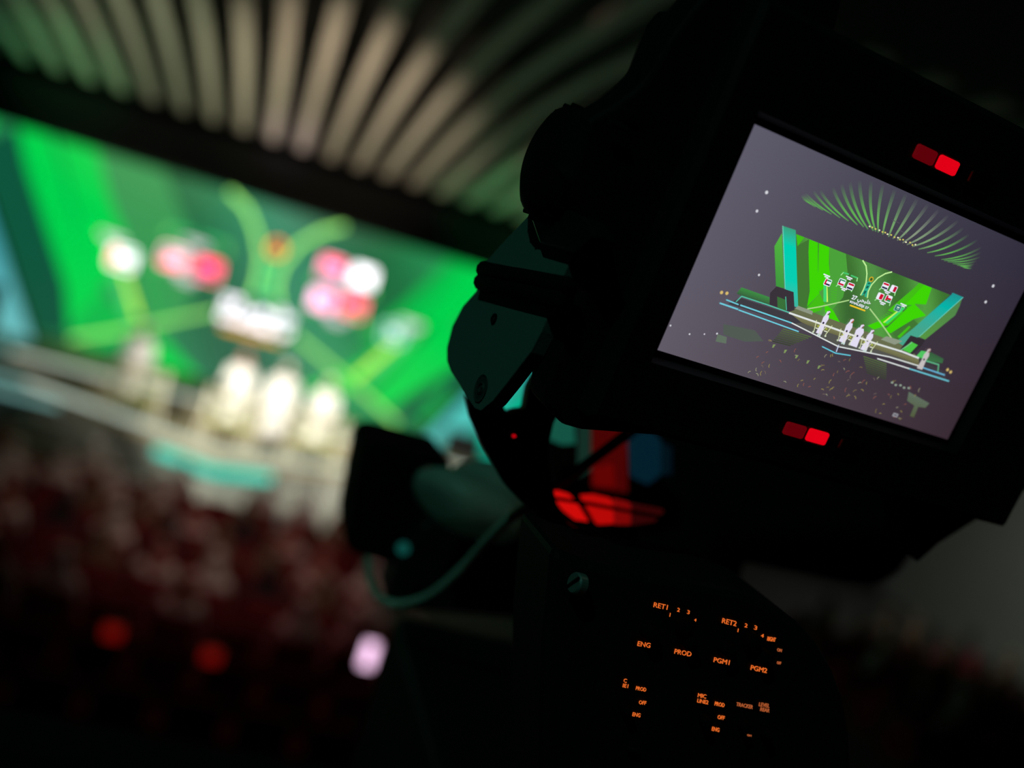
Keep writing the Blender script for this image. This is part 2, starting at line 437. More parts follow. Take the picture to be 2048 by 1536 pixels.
led_slab('led_pillar', [(-5.07, 1.50), (-4.42, 1.50), (-2.78, -1.275), (-3.25, -1.275)], 23.6, .4, teal, 'leaning teal LED pillar at the left edge of the green wall', 'LED pillar', 'leaning pillars beside the LED wall')
led_slab('led_pillar', [(4.36, 1.50), (4.98, 1.50), (3.3, -1.275), (2.80, -1.275)], 23.6, .4, tealR, 'leaning teal LED pillar at the right end of the green wall', 'LED pillar', 'leaning pillars beside the LED wall')
gw = vgrad(-.7, (20, 90, 60), 1.2, (20, 120, 80))
led_slab('led_wing', [(-5.2, 1.20), (-4.9, 1.26), (-3.6, -1.19), (-4.25, -1.19)], 24.4, .3, gw, 'dim green LED wing panel outside the left pillar', 'LED panel', 'wing panels beside the pillars')
led_slab('led_wing', [(4.9, 1.26), (5.15, 1.20), (4.6, -1.19), (3.4, -1.19)], 24.4, .3, vgrad(-.9, (0, 215, 180), .6, (20, 120, 80)), 'dim green LED wing panel outside the right pillar', 'LED panel', 'wing panels beside the pillars')

# ------------------------------------------------------------------ stage
stage = empty('stage', (0, 21.5, 0)); tag(stage, 'wide pale stage with a pointed front edge and LED edge strips', 'stage')
deck = [(-9.2, 20.97), (-3.7, 20.97), (0, 19.2), (3.7, 20.97), (9.2, 20.97), (9.2, 26), (-9.2, 26)]
obj('deck', prism([(x, y, .86) for x, y in deck], (0, 0, .24)), M_DECK, stage)
base = [(-9, 21.2), (-3.7, 21.2), (0, 19.5), (3.7, 21.2), (9, 21.2), (9, 25.9), (-9, 25.9)]
obj('fascia', prism([(x, y, 0) for x, y in base], (0, 0, .86)), M_RISER, stage)
obj('platform', B(-7.9, 7.9, 21.7, 25.6, 1.1, 1.45, bevel=.01, seg=1), M_DECK, stage)
G_CYAN = glow('cyan_led_strip', lin((140, 205, 200)), .7); G_WHT = glow('white_led_strip', lin((225, 240, 225)), .9); G_TEAL = glow('teal_led_strip', lin((0, 225, 195)), 1.05)
def strip(pts, m, r=.035):
    for a, b in zip(pts, pts[1:]):
        bm = bmesh.new(); a, b = Vector(a), Vector(b); d = (b - a).normalized(); n = Vector((0, 0, 1)).cross(d) * r
        prism([a + n + Vector((0, 0, -r)), a - n + Vector((0, 0, -r)), a - n + Vector((0, 0, r)), a + n + Vector((0, 0, r))], b - a, bm)
        obj('led_strip', bm, m, stage)
strip([(-9.1, 20.95, 1.09), (-3.7, 20.95, 1.09)], G_CYAN); strip([(-3.7, 20.95, 1.09), (0, 19.18, 1.09), (3.7, 20.95, 1.09)], G_WHT); strip([(3.7, 20.95, 1.09), (9.1, 20.95, 1.09)], G_CYAN)
strip([(-9.1, 20.93, .88), (-3.0, 20.6, .88)], G_CYAN); strip([(3.0, 20.6, .88), (9.1, 20.93, .88)], G_CYAN)
strip([(-1.05, 19.6, .74), (0, 19.05, .74), (1.05, 19.6, .74)], G_TEAL, .07)
strip([(-7.8, 21.68, 1.45), (-4.2, 21.68, 1.45)], G_CYAN, .025); strip([(-4.2, 21.68, 1.45), (5.6, 21.68, 1.45)], G_WHT, .03); strip([(5.6, 21.68, 1.45), (7.8, 21.68, 1.45)], G_CYAN, .025)
for sx in (-1, 1):
    st = empty('stage_stairs', (sx * 2.75, 19.5, 0)); tag(st, 'flight of steps up to the stage on the %s of its point' % ('left' if sx < 0 else 'right'), 'stairs', 'stairs up to the stage')
    for k in range(5):
        y0 = 18.35 + k * .38 - .1
        obj('step', prism([(sx * 2.0, y0 - .1 + .42, 0), (sx * 3.5, y0 + .75, 0), (sx * 3.5, y0 + 1.1, 0), (sx * 2.0, y0 + .3 + .08, 0)], (0, 0, .17 * (k + 1))), M_RISER, st)

def block(name, u0, u1, v1, y, zbase, depth, m, label, cat, led=None, group=None):
    a, b = WP(u0, v1, y), WP(u1, v1, y)
    r = empty(name, ((a.x + b.x) / 2, y + depth / 2, zbase)); tag(r, label, cat, group)
    obj('body', B(a.x, b.x, y, y + depth, zbase, a.z, bevel=.015, seg=1), m, r)
    if led:
        obj('display', B(a.x + .05, b.x - .05, y - .01, y + .001, zbase + .05, a.z - .05), led, r)
    return r
G_LOW = glow('dim_green_led', lin((34, 105, 62)), 1.0)
block('low_led_wall', -5.2, -4.2, -1.19, 22.4, 1.453, .3, M_HALL, 'low green LED box on the platform at far left of the stage', 'LED panel', G_LOW, 'low LED boxes on the platform')
block('low_led_wall', 4.3, 5.2, -1.15, 22.4, 1.453, .3, M_HALL, 'low green LED box on the platform at far right of the stage', 'LED panel', G_LOW, 'low LED boxes on the platform')
block('speaker_cabinet', -4.1, -3.35, -.69, 22.7, 1.453, .5, M_HALL, 'black speaker cabinet in front of the left teal pillar', 'speaker', None, 'black cabinets beside the LED wall')
block('speaker_cabinet', 3.2, 3.75, -1.0, 22.7, 1.453, .5, M_HALL, 'black speaker cabinet in front of the right teal pillar', 'speaker', None, 'black cabinets beside the LED wall')

# ------------------------------------------------------------------ people
def skin_mesh(name, verts, edges, radii, root=0, sub=2):
    me = bpy.data.meshes.new(name); me.from_pydata([Vector(v) for v in verts], edges, [])
    o = bpy.data.objects.new(name, me); COL.objects.link(o)
    md = o.modifiers.new('skin', 'SKIN'); md.use_smooth_shade = True
    sv = me.skin_vertices[0].data
    for i, r in enumerate(radii):
        sv[i].radius = r if isinstance(r, (tuple, list)) else (r, r); sv[i].use_root = (i == root)
    s = o.modifiers.new('sub', 'SUBSURF'); s.levels = sub; s.render_levels = sub
    dg = bpy.context.evaluated_depsgraph_get(); dg.update()
    out = bpy.data.meshes.new_from_object(o.evaluated_get(dg))
    bpy.data.objects.remove(o); bpy.data.meshes.remove(me)
    out.name = name
    return out

def ellipsoid(bm, c, r, seg=14, rings=9, zmin=-1.0):
    prof = []
    for i in range(rings + 1):
        a = -math.pi / 2 + math.pi * i / rings
        if math.sin(a) < zmin: continue
        prof.append((math.sin(a), max(1e-7, math.cos(a)) if abs(math.cos(a)) > 1e-5 else 0))
    t = bmesh.new(); lathe(t, prof, (0, 0, 0), (0, 0, 1), seg)
    for v in t.verts: v.co = Vector((c[0] + v.co.x * r[0], c[1] + v.co.y * r[1], c[2] + v.co.z * r[2]))
    me = bpy.data.meshes.new('t'); t.to_mesh(me); t.free(); bm.from_mesh(me); bpy.data.meshes.remove(me); return bm

def add_head(r, hz, hy, face, cloth, sgn):
    """head, face and headscarf; sgn=-1 looks towards the gallery (-Y)"""
    bm = bmesh.new(); ellipsoid(bm, (0, hy, hz), (.075, .092, .115))
    ellipsoid(bm, (0, hy + sgn * .092, hz - .015), (.014, .022, .026), 8, 6)
    for sx in (-1, 1): ellipsoid(bm, (sx * .077, hy, hz), (.012, .022, .032), 8, 6)
    tube(bm, [(0, hy - sgn * .01, hz - .07), (0, hy - sgn * .015, hz - .2)], .055, 10)
    h = obj('head', bm, M_SKIN, r, True, True)
    for sx in (-1, 1):
        obj('eye', ellipsoid(bmesh.new(), (sx * .03, hy + sgn * .082, hz + .012), (.012, .008, .008), 8, 6), M_HAIR, h, True)
    obj('beard', ellipsoid(bmesh.new(), (0, hy + sgn * .03, hz - .075), (.062, .066, .045), 12, 8), M_HAIR, h, True, True)
    obj('mouth', ellipsoid(bmesh.new(), (0, hy + sgn * .098, hz - .062), (.022, .006, .007), 8, 6), mat('lips', (.3, .12, .1), .6), h, True)
    # headscarf: cap, then a fall of cloth over neck and shoulders
    bm = bmesh.new(); ellipsoid(bm, (0, hy - sgn * .018, hz + .03), (.094, .105, .108), 16, 10, -.15)
    n = 14; A = []
    for lv, (w, d, z) in enumerate(((.094, .103, .02), (.115, .10, -.10), (.16, .095, -.20), (.185, .09, -.27))):
        row = []
        for k in range(n + 1):
            a = math.pi * k / n
            row.append(bm.verts.new((w * math.cos(a) * (1 + .05 * math.sin(k * 2.3)), hy - sgn * (.012 + d * math.sin(a)), hz + z)))
        A.append(row)
    for p, q in zip(A, A[1:]):
        for k in range(n): bm.faces.new((p[k], p[k + 1], q[k + 1], q[k]))
    s = obj('headscarf', bm, cloth, r, True, True)
    bm = bmesh.new(); pts = [(.097 * math.cos(a), hy - sgn * .018 + .108 * math.sin(a), hz + .06) for a in [2 * math.pi * k / 16 for k in range(17)]]
    tube(bm, pts, .009, 6); obj('head_cord', bm, M_HAIR, s, True)

def hand(bm, p, d, side):
    """palm, four fingers of different length and a thumb; d = direction of the fingers"""
    p = Vector(p); d = Vector(d).normalized(); s = Vector((1, 0, 0)) * side
    tube(bm, [p, p + d * .045, p + d * .085], [.028, .036, .032], 8)
    for k, L in enumerate((.062, .072, .066, .05)):
        b = p + d * .078 + s * (.026 - .0175 * k)
        tube(bm, [b, b + d * L * .55, b + d * L + Vector((0, -.012, 0))], [.0095, .009, .007], 6)
    b = p + d * .03 + s * .03
    tube(bm, [b, b + (d * .6 + s * .7).normalized() * .035, b + (d * .9 + s * .4).normalized() * .065], [.012, .010, .008], 6)

def standing_person(x, y, z, label, hands, cloth, robe, cloak=False, lean=0.0, h=1.0):
    r = empty('person', (x, y, z)); tag(r, label, 'person', 'presenters on the stage'); r.scale = (h, h, h)
    V = [(0, 0, .9), (0, 0, 1.15), (0, 0, 1.36), (0, 0, 1.46), (0, .01, .66), (0, .01, .44), (0, .01, .24)]
    E = [(0, 1), (1, 2), (2, 3), (0, 4), (4, 5), (5, 6)]
    Rr = [(.17, .13), (.165, .12), (.15, .11), (.07, .065), (.18, .14), (.185, .15), (.20, .16)]
    for s, (ex, hx) in zip((-1, 1), hands):
        b = len(V); V += [(s * .19, 0, 1.36), (s * ex[0], ex[1], ex[2]), (s * hx[0], hx[1], hx[2])]
        E += [(2, b), (b, b + 1), (b + 1, b + 2)]; Rr += [(.075, .075), (.062, .062), (.052, .052)]
    if cloak: Rr = [(a * 1.3, c * 1.25) for a, c in Rr]
    me = skin_mesh('body', V, E, Rr, 0, 2); obj_me('body', me, robe, r, True)
    for s, (ex, hx) in zip((-1, 1), hands):
        bm = bmesh.new(); d = Vector((hx[0] - ex[0], hx[1] - ex[1], hx[2] - ex[2])); d.x *= s
        hand(bm, (s * hx[0], hx[1], hx[2]), d, -s); obj('hand', bm, M_SKIN, r, True, True)
    for s in (-1, 1): obj('shoe', ellipsoid(bmesh.new(), (s * .09, -.08, .038), (.045, .12, .038), 10, 8), M_HAIR, r, True, True)
    add_head(r, 1.60, 0, M_SKIN, cloth, -1)
    return r
HD = [((.24, -.02, 1.08), (.14, -.18, .98)), ((.24, -.02, 1.08), (.14, -.18, .98))]
HR = [((.25, .0, 1.08), (.22, -.2, 1.12)), ((.25, 0, 1.08), (.23, -.06, .82))]
HL = [((.24, 0, 1.06), (.23, -.05, .80)), ((.24, 0, 1.06), (.23, -.05, .80))]
standing_person(-1.84, 20.3, 1.1, 'standing man in white robe at the leftmost frame stand on stage', HD, M_WHITE, M_WHITE)
standing_person(.03, 20.25, 1.1, 'standing man in white robe behind the middle frame stand on stage', HR, mat('red_check_cloth', (.6, .25, .22), .9, noise=(60, .5)), M_WHITE)
standing_person(.84, 20.3, 1.1, 'standing man in wide white cloak between the middle and right stands', HL, M_WHITE, M_WHITE, True)
standing_person(1.68, 20.15, 1.1, 'standing man in white robe at the rightmost frame stand on stage', HD, M_WHITE, M_WHITE, h=.97)
standing_person(5.95, 20.6, 1.1, 'host in pale suit standing alone at far right of the stage', HR, mat('grey_hair_cap', (.2, .17, .14), .8), mat('pale_suit', (.6, .56, .5), .85, noise=(40, .08)))

# draw stands: two raking legs a side, a shelf with small balls in a tray
def draw_stand(x, y, label):
    r = empty('draw_stand', (x, y, 1.1)); tag(r, label, 'stand', 'white frame stands in front of the presenters')
    mw = mat('white_tubing', (.8, .78, .6), .4)
    for s in (-1, 1):
        for k in (-.16, .16):
            obj('leg', tube(bmesh.new(), [(s * .42 + k * .6, -.12, .02), (s * .30 - k * .2 + s * .14, 0, .98)], .018, 8), mw, r, True)
            obj('foot', ellipsoid(bmesh.new(), (s * .42 + k * .6, -.12, .025), (.035, .035, .025), 8, 6), mw, r, True)
    obj('top_shelf', B(-.45, .45, -.14, .14, .80, .84, bevel=.008, seg=1), mw, r, True)
    obj('lower_shelf', B(-.42, .42, -.14, .1, .42, .45, bevel=.008, seg=1), mat('yellow_green_panel', (.5, .55, .12), .5), r, True)
    for k in range(5): obj('ball', ellipsoid(bmesh.new(), (-.3 + k * .15, 0, .88), (.04, .04, .04), 10, 8), mw, r, True, True)
draw_stand(-1.68, 20.05, 'white frame stand with balls before the leftmost presenter')
draw_stand(.05, 19.85, 'white frame stand with balls before the middle presenter')
draw_stand(1.68, 19.95, 'white frame stand with balls before the presenter at right')

# ------------------------------------------------------------------ audience: red seats and seated guests seen from behind
def make_seat():
    r = empty('theatre_seat'); 
    obj('seat_pad', B(-.25, .25, -.22, .25, .34, .46, bevel=.03), M_RED, r, True, True)
    obj('backrest', B(-.26, .26, -.30, -.20, .38, .98, bevel=.04), M_RED, r, True, True)
    for s in (-1, 1): obj('armrest', B(s * .285 - .03, s * .285 + .03, -.28, .22, 0, .62, bevel=.02), M_RED, r, True)
    return r
def seated_body():
    V = [(0, -.06, .52), (0, -.10, .78), (0, -.08, 1.02), (0, -.07, 1.13)]
    E = [(0, 1), (1, 2), (2, 3)]; Rr = [(.17, .15), (.16, .125), (.15, .11), (.065, .06)]
    for s in (-1, 1):
        b = len(V); V += [(s * .19, -.08, 1.02), (s * .25, -.02, .76), (s * .2, .2, .66)]; E += [(2, b), (b, b + 1), (b + 1, b + 2)]; Rr += [(.072, .072), (.058, .058), (.045, .045)]
        b = len(V); V += [(s * .11, .12, .54), (s * .13, .40, .53), (s * .13, .42, .25), (s * .13, .42, .05), (s * .13, .52, .04)]
        E += [(0, b), (b, b + 1), (b + 1, b + 2), (b + 2, b + 3), (b + 3, b + 4)]; Rr += [(.1, .1), (.075, .075), (.06, .06), (.045, .045), (.04, .035)]
    return skin_mesh('body', V, E, Rr, 0, 1)
SB = seated_body()
def make_guest(cloth, robe):
    r = empty('person'); me = SB.copy(); obj_me('body', me, robe, r, True)
    for s in (-1, 1):
        bm = bmesh.new(); hand(bm, (s * .2, .2, .66), (-s * .3, .6, -.3), -s); obj('hand', bm, M_SKIN, r, True, True)
    add_head(r, 1.27, -.06, M_SKIN, cloth, 1); return r
KINDS = [('white headscarf', M_WHITE, M_WHITE), ('red checked headscarf', mat('red_check_cloth', (.6, .25, .22)), M_WHITE), ('dark suit', mat('dark_wool', (.03, .03, .035), .9, noise=(50, .2)), mat('dark_suit', (.035, .033, .04), .85, noise=(50, .2))), ('brown robe', mat('brown_cloth', (.32, .22, .15), .9, noise=(30, .1)), mat('brown_robe', (.2, .13, .09), .9, noise=(30, .1)))]
ORD = ['first', 'second', 'third', 'fourth', 'fifth', 'sixth', 'seventh', 'eighth', 'ninth', 'tenth', 'eleventh', 'twelfth']
proto_seat = None; proto = {}
def place_seat(x, y, rz, row, side, n):
    global proto_seat
    if proto_seat is None: proto_seat = o = make_seat()
    else: o = copy_tree(proto_seat)
    o.location = (x, y, 0); o.rotation_euler = (0, 0, rz)
    tag(o, '%s red seat from the left in the %s row from the stage, %s block' % (ORD[n], ORD[row], side), 'seat', 'red seats, %s row, %s block' % (ORD[row], side))
def place_guest(x, y, rz, kind, row, side, n):
    if kind not in proto: proto[kind] = o = make_guest(KINDS[kind][1], KINDS[kind][2])
    else: o = copy_tree(proto[kind])
    o.location = (x, y, 0); o.rotation_euler = (0, 0, rz)
    tag(o, 'guest in %s, %s seat from left, %s row from stage, %s block' % (KINDS[kind][0], ORD[n], ORD[row], side), 'person', 'seated guests, %s row, %s block' % (ORD[row], side))
rng = random.Random(5)
for row in range(8):
    y = 16.6 - row * .98
    x = .1 - .19 * y + .2 * (row % 2); n = -1
    while x < 3.1 - row * .05:
        n += 1; place_seat(x, y, 0, row, 'centre', n)
        if row < 6 and rng.random() < .78: place_guest(x, y + .02, rng.uniform(-.15, .15), rng.choice([0, 0, 1, 2, 3, 3]), row, 'centre', n)
        x += .66
for row in range(5):
    y = 18.6 - row * 1.1
    for k in range(7):
        x = 11.6 + k * .7 + .1 * (row % 2)
        if x > 17.6 - row * .5: continue
        place_seat(x, y, .5, row, 'right-hand', k)
        if rng.random() < .75: place_guest(x, y, .5 + rng.uniform(-.1, .1), rng.choice([0, 2, 3, 3]), row, 'right-hand', k)
# small lit things in the stalls
def lit_thing(name, loc, size, m, label, cat, group=None):
    r = empty(name, loc); tag(r, label, cat, group)
    w, h, d = size
    obj('case', B(-w / 2, w / 2, 0, d, 0, h, bevel=.006, seg=1), M_BLACK, r, True)
    obj('lens', B(-w * .42, w * .42, -.004, .002, h * .08, h * .92), m, r, True)
G_RL = glow('red_aisle_lamp', (1, .02, .01), .17); G_PH = glow('pale_phone_screen', lin((235, 190, 225)), 2.2)

# ------------------------------------------------------------------ lights of the house: fixtures with their lamps
def fixture(loc, target, power, color, angle, blend, label, to_z=None, radius=.06, group='house spotlights'):
    r = empty('spotlight', loc); tag(r, label, 'spotlight', group)
    d = (Vector(target) - Vector(loc)).normalized(); a = Vector(loc)
    obj('housing', lathe(bmesh.new(), [(-.32, .06), (-.30, .10), (-.06, .12), (-.02, .13), (-.02, .11), (-.04, .0)], a, d, 16), M_DARKMET, r)
    if to_z is not None: obj('hanger', tube(bmesh.new(), [a - d * .2, Vector((a.x - d.x * .2, a.y - d.y * .2, to_z))], .02, 8), M_DARKMET, r)
    spot(r, a, target, power, color, angle, blend, radius)
fixture((-7.5, 9, 6.6), (.9, 20.2, 1.9), 15500, (1, .94, .80), 22, .8, 'front spotlight hung left of the stalls, aimed at the presenters', 9.6)
fixture((8.5, 9, 6.6), (1.0, 20.2, 1.9), 6500, (1, .94, .80), 26, .8, 'front spotlight hung right of the stalls, aimed at the presenters', 9.6)
# gallery-front uplights washing the slats
UP = [((-.9, 1.7, 4.1), (.4, 16.8, 7.1), 19000, (1, .78, .54), 19, 'warm'), ((-1.8, 1.7, 4.1), (-2.6, 18.5, 7.0), 11000, (.86, .88, .55), 19, 'pale'), ((-3.0, 1.7, 4.1), (-4.6, 21.9, 6.95), 13000, (.06, 1, .28), 9, 'green'),
      ((-3.6, 1.7, 4.1), (-6.6, 16, 7.2), 1100, (.02, .75, .7), 20, 'teal'), ((2.2, 1.7, 4.1), (5.0, 17.5, 7.1), 6500, (1, .80, .5), 14, 'amber'), ((3.2, 1.7, 4.1), (4.3, 21.6, 6.95), 14000, (.08, 1, .30), 10, 'green'),
      ((.4, 1.7, 4.1), (-.3, 21.8, 6.95), 14000, (1, .66, .80), 5, 'pink')]
for k, (l, t, p, c, a, n) in enumerate(UP):
    fixture(l, t, p, c, a, 1.0, '%s uplight on the gallery front, %s from the left' % (n, ORD[k]), None, .05, 'gallery uplights')
    # each stands on a bracket fixed to the parapet
br = tag(obj('lamp_rail', B(-4.2, 4.2, 1.45, 2.0, 3.72, 3.78, bevel=.01, seg=1), M_DARKMET), 'dark metal ledge carrying the gallery uplights', 'rail')
# red and amber wash over the stalls
fixture((-3.0, 12.5, 8.2), (-.2, 12.6, .5), 240, (1, .14, .20), 75, 1, 'red wash light over the centre stalls', 9.6)
fixture((2.0, 9.5, 8.2), (0, 14.8, 1), 420, (1, .66, .54), 50, 1, 'amber wash light over the centre stalls', 9.6)
fixture((15.0, 15.0, 8.2), (17.5, 21, 1.5), 1000, (.8, .86, .72), 80, 1, 'dim wash light over the right-hand stalls', 9.6)

lit_thing('aisle_lamp', (-.49, 10.30, 1.02), (.20, .16, .08), G_RL, 'red glowing aisle lamp at the left of the dark rear stalls', 'lamp', 'red aisle lamps')
lit_thing('aisle_lamp', (.47, 10.2, 1.02), (.20, .16, .08), G_RL, 'red glowing aisle lamp in the middle of the dark rear stalls', 'lamp', 'red aisle lamps')
lit_thing('phone', (2.12, 10.95, .98), (.16, .34, .03), G_PH, 'tall pale glowing phone screen above the rear seats', 'phone')
for x, y, z in ((-.49, 10.34, 1.02), (.47, 10.24, 1.02), (2.12, 10.965, .98)):
    r = empty('lamp_stand', (x, y, 0)); tag(r, 'thin dark pole with a round foot under the %s' % ('left red lamp' if x < 0 else 'middle red lamp' if x < 1 else 'glowing phone'), 'stand', 'thin poles in the stalls')
    obj('pole', tube(bmesh.new(), [(0, 0, .02), (0, 0, z)], .012, 8), M_DARKMET, r, True)
    obj('foot', lathe(bmesh.new(), [(0, .14), (.015, .14), (.025, .02)], (0, 0, 0), (0, 0, 1), 16), M_DARKMET, r, True)

# ------------------------------------------------------------------ viewfinder monitor on the broadcast camera
VF = Matrix(((0.97969, 0.04186, 0.19608, 0.27812), (0.20032, -0.16345, -0.966, 0.47342), (-0.00839, 0.98566, -0.16851, 5.44641), (0, 0, 0, 1)))
VI = VF.inverted()
vf = empty('viewfinder_monitor'); vf.location = VF.translation; vf.rotation_euler = VF.to_euler()
tag(vf, 'black viewfinder monitor with lit screen of the stage and red tally lamps', 'monitor')
vo = VI @ EYE
def vray(px, py): return VI.to_3x3() @ (CAM_ROT @ Vector(((px - 1024) / FPX, -(py - 768) / FPX, -1)))
def VZ(px, py, z):
    d = vray(px, py); return vo + d * ((z - vo.z) / d.z)
def VX(px, py, x):
    d = vray(px, py); return vo + d * ((x - vo.x) / d.x)

# bezel: flat outer frame, sloping lip down to the glass
bm = bmesh.new()
def ring(x0, x1, y0, y1, z): return [bm.verts.new(p) for p in ((x0, y0, z), (x1, y0, z), (x1, y1, z), (x0, y1, z))]
rg = [ring(-.122, .168, -.094, .104, -.03), ring(-.122, .168, -.094, .104, .003), ring(-.119, .165, -.091, .101, .006), ring(-.1030, .1030, -.0603, .0603, .006), ring(-.1012, .1012, -.0582, .0582, .001), ring(-.1012, .1012, -.0582, .0582, -.03)]
for a, b in zip(rg, rg[1:]):
    for k in range(4): bm.faces.new((a[k], a[(k + 1) % 4], b[(k + 1) % 4], b[k]))
obj('bezel', bm, M_BLACK, vf, True)
obj('glass_border', B(-.1012, .1012, -.0582, .0582, -.004, -.0003), mat('black_glass', (.002, .002, .0025), .12), vf, True)
# rear housing, its curved shoulder outlined against the hall
hs = [(1139, 226), (1182, 204), (1225, 173), (1248, 150), (1264, 125), (1290, 80), (1330, 25), (1400, -60), (1640, -60), (1560, 300), (1420, 700), (1300, 840), (1130, 826), (1092, 815), (1058, 778), (1062, 735), (1086, 665), (1120, 600), (1150, 500), (1110, 330)]
obj('housing', prism([VZ(x, y, -.03) for x, y in hs], (0, 0, .022), bevel=.002), M_BLACK, vf, True)
obj('rear_cover', B(-.118, .162, -.088, .098, -.11, -.03, bevel=.012), M_BLACK, vf, True)
ul = [(1820, 1000), (1835, 1128), (1880, 1088), (1920, 1063), (1960, 1038), (1985, 1030), (2015, 1004), (2110, 950), (2200, 860), (2100, 800), (1900, 900)]
obj('lower_cover', prism([VZ(x, y, -.035) for x, y in ul], (0, 0, -.03), bevel=.002), M_BLACK, vf, True)

# tally lamps; dim boxes glow in place of the bright lamp's reflection
T_HI = glow('bright_red_tally', lin((225, 0, 22)), 1.0); T_REFL = glow('dim_red_reflection', lin((92, 0, 8)), 1.0); T_OFF = mat('unlit_red_lens', (.06, .004, .003), .3)
for y, sg in ((.073, 1), (-.0722, -1)):
    for x, m, lb in ((.0065, T_HI, 'bright red lens'), (-.0088, T_REFL, 'dim red reflection, made to glow'), (.0285, T_OFF, 'unlit dark lens')):
        t = obj('tally_lamp_or_reflection', B(x - .0066, x + .0066, y - .0035, y + .0035, .0058, .0082, bevel=.0012), m, vf, True); t['label'] = lb
        bm = bmesh.new()
        for s in (-1, 1): box(bm, x - .0075, x + .0075, y + s * .0046 - .0006, y + s * .0046 + .0006, .0058, .0075)
        obj('surround', bm, M_BLACK, t, True)

# yoke side plate, seen nearly edge on, with its two screws
XP = -.15
pl = [(1062, 425), (1010, 480), (965, 530), (952, 582), (925, 612), (904, 652), (893, 695), (893, 722), (900, 741), (948, 817), (961, 822), (984, 803), (1012, 768), (1060, 705), (1082, 662), (1105, 612), (1122, 560), (1150, 500), (1190, 440), (1160, 370)]
plate = obj('yoke_plate', prism([VX(x, y, XP) for x, y in pl], (.008, 0, 0), bevel=.0006), M_PLATE, vf, True)
plate['label'] = 'dark green lit side plate with two screws'
c = VX(989, 638, XP)
sc = obj('screw', lathe(bmesh.new(), [(-.001, .0029), (.0006, .0029), (.001, .0025), (.001, .0017), (-.001, .0016), (-.001, 0)], c, (-1, 0, 0), 20), M_RUB, plate, True)
c = VX(963, 777, XP)
obj('screw', lathe(bmesh.new(), [(.0003, .0072), (.0008, .0072), (.0004, .0064), (.0001, .0036), (.0008, .0033), (.0008, .0024), (-.001, .0023), (-.001, 0)], c, (-1, 0, 0), 24), mat('dark_plate_screw', (.06, .08, .075), .5, noise=(300, .1)), plate, True)
for k, q in enumerate(((989, 638, .0019, .0012), (963, 777, .0026, .0010))):
    c = VX(q[0], q[1], XP); pts = [c + Vector((-q[3], q[2] * math.cos(a), q[2] * math.sin(a))) for a in [2 * math.pi * j / 18 for j in range(19)]]
    obj('screw_rim', tube(bmesh.new(), pts, .00018, 6), M_STEEL, plate, True)
# cable wrapped round the plate
for k, (a, b) in enumerate((((968, 540), (1138, 574)), ((963, 564), (1130, 600)))):
    p, q = VX(*a, XP - .003), VX(*b, XP - .003); d = (q - p).normalized()
    obj('cable_wrap', tube(bmesh.new(), [p + Vector((.014, 0, 0)) - d * .002, p + Vector((.005, 0, 0)) - d * .005, p, p + (q - p) * .5, q], .0046, 10), M_RUB, vf, True, True)

# big friction knob on the yoke, skirt and boss
kc = VX(1158, 345, XP + .004)
bm = bmesh.new(); lathe(bm, [(-.005, .0255), (.004, .026), (.007, .0275), (.014, .0275), (.018, .0255), (.021, .020), (.022, 0)], kc, (-1, 0, 0), 40)
kn = obj('friction_knob', bm, M_RUB, vf, True, True)
bm = bmesh.new()
for k in range(20):
    a = 2 * math.pi * k / 20; p = kc + Vector((0, math.cos(a) * .0273, math.sin(a) * .0273)); tube(bm, [p + Vector((-.006, 0, 0)), p + Vector((-.016, 0, 0))], .0013, 6)
obj('grip_ridges', bm, M_RUB, kn, True)
bs = [VX(x, y, XP - .006) for x, y in ((1052, 418), (1062, 440), (1078, 486), (1100, 492), (1150, 505), (1190, 470), (1160, 420))]
obj('knob_boss', prism(bs, (.012, 0, 0), bevel=.0012), M_DARKMET, vf, True)
# chrome latch beside the knob
p, q = VZ(1219, 243, -.004), VZ(1254, 260, -.004)
obj('latch', tube(bmesh.new(), [p, q], .0013, 8), M_STEEL, vf, True)
p, q = VZ(1244, 220, -.006), VZ(1272, 228, -.006)
obj('latch_pin', tube(bmesh.new(), [p, (p + q) / 2 + Vector((0, .0004, 0)), q], .0005, 8), M_STEEL, vf, True)

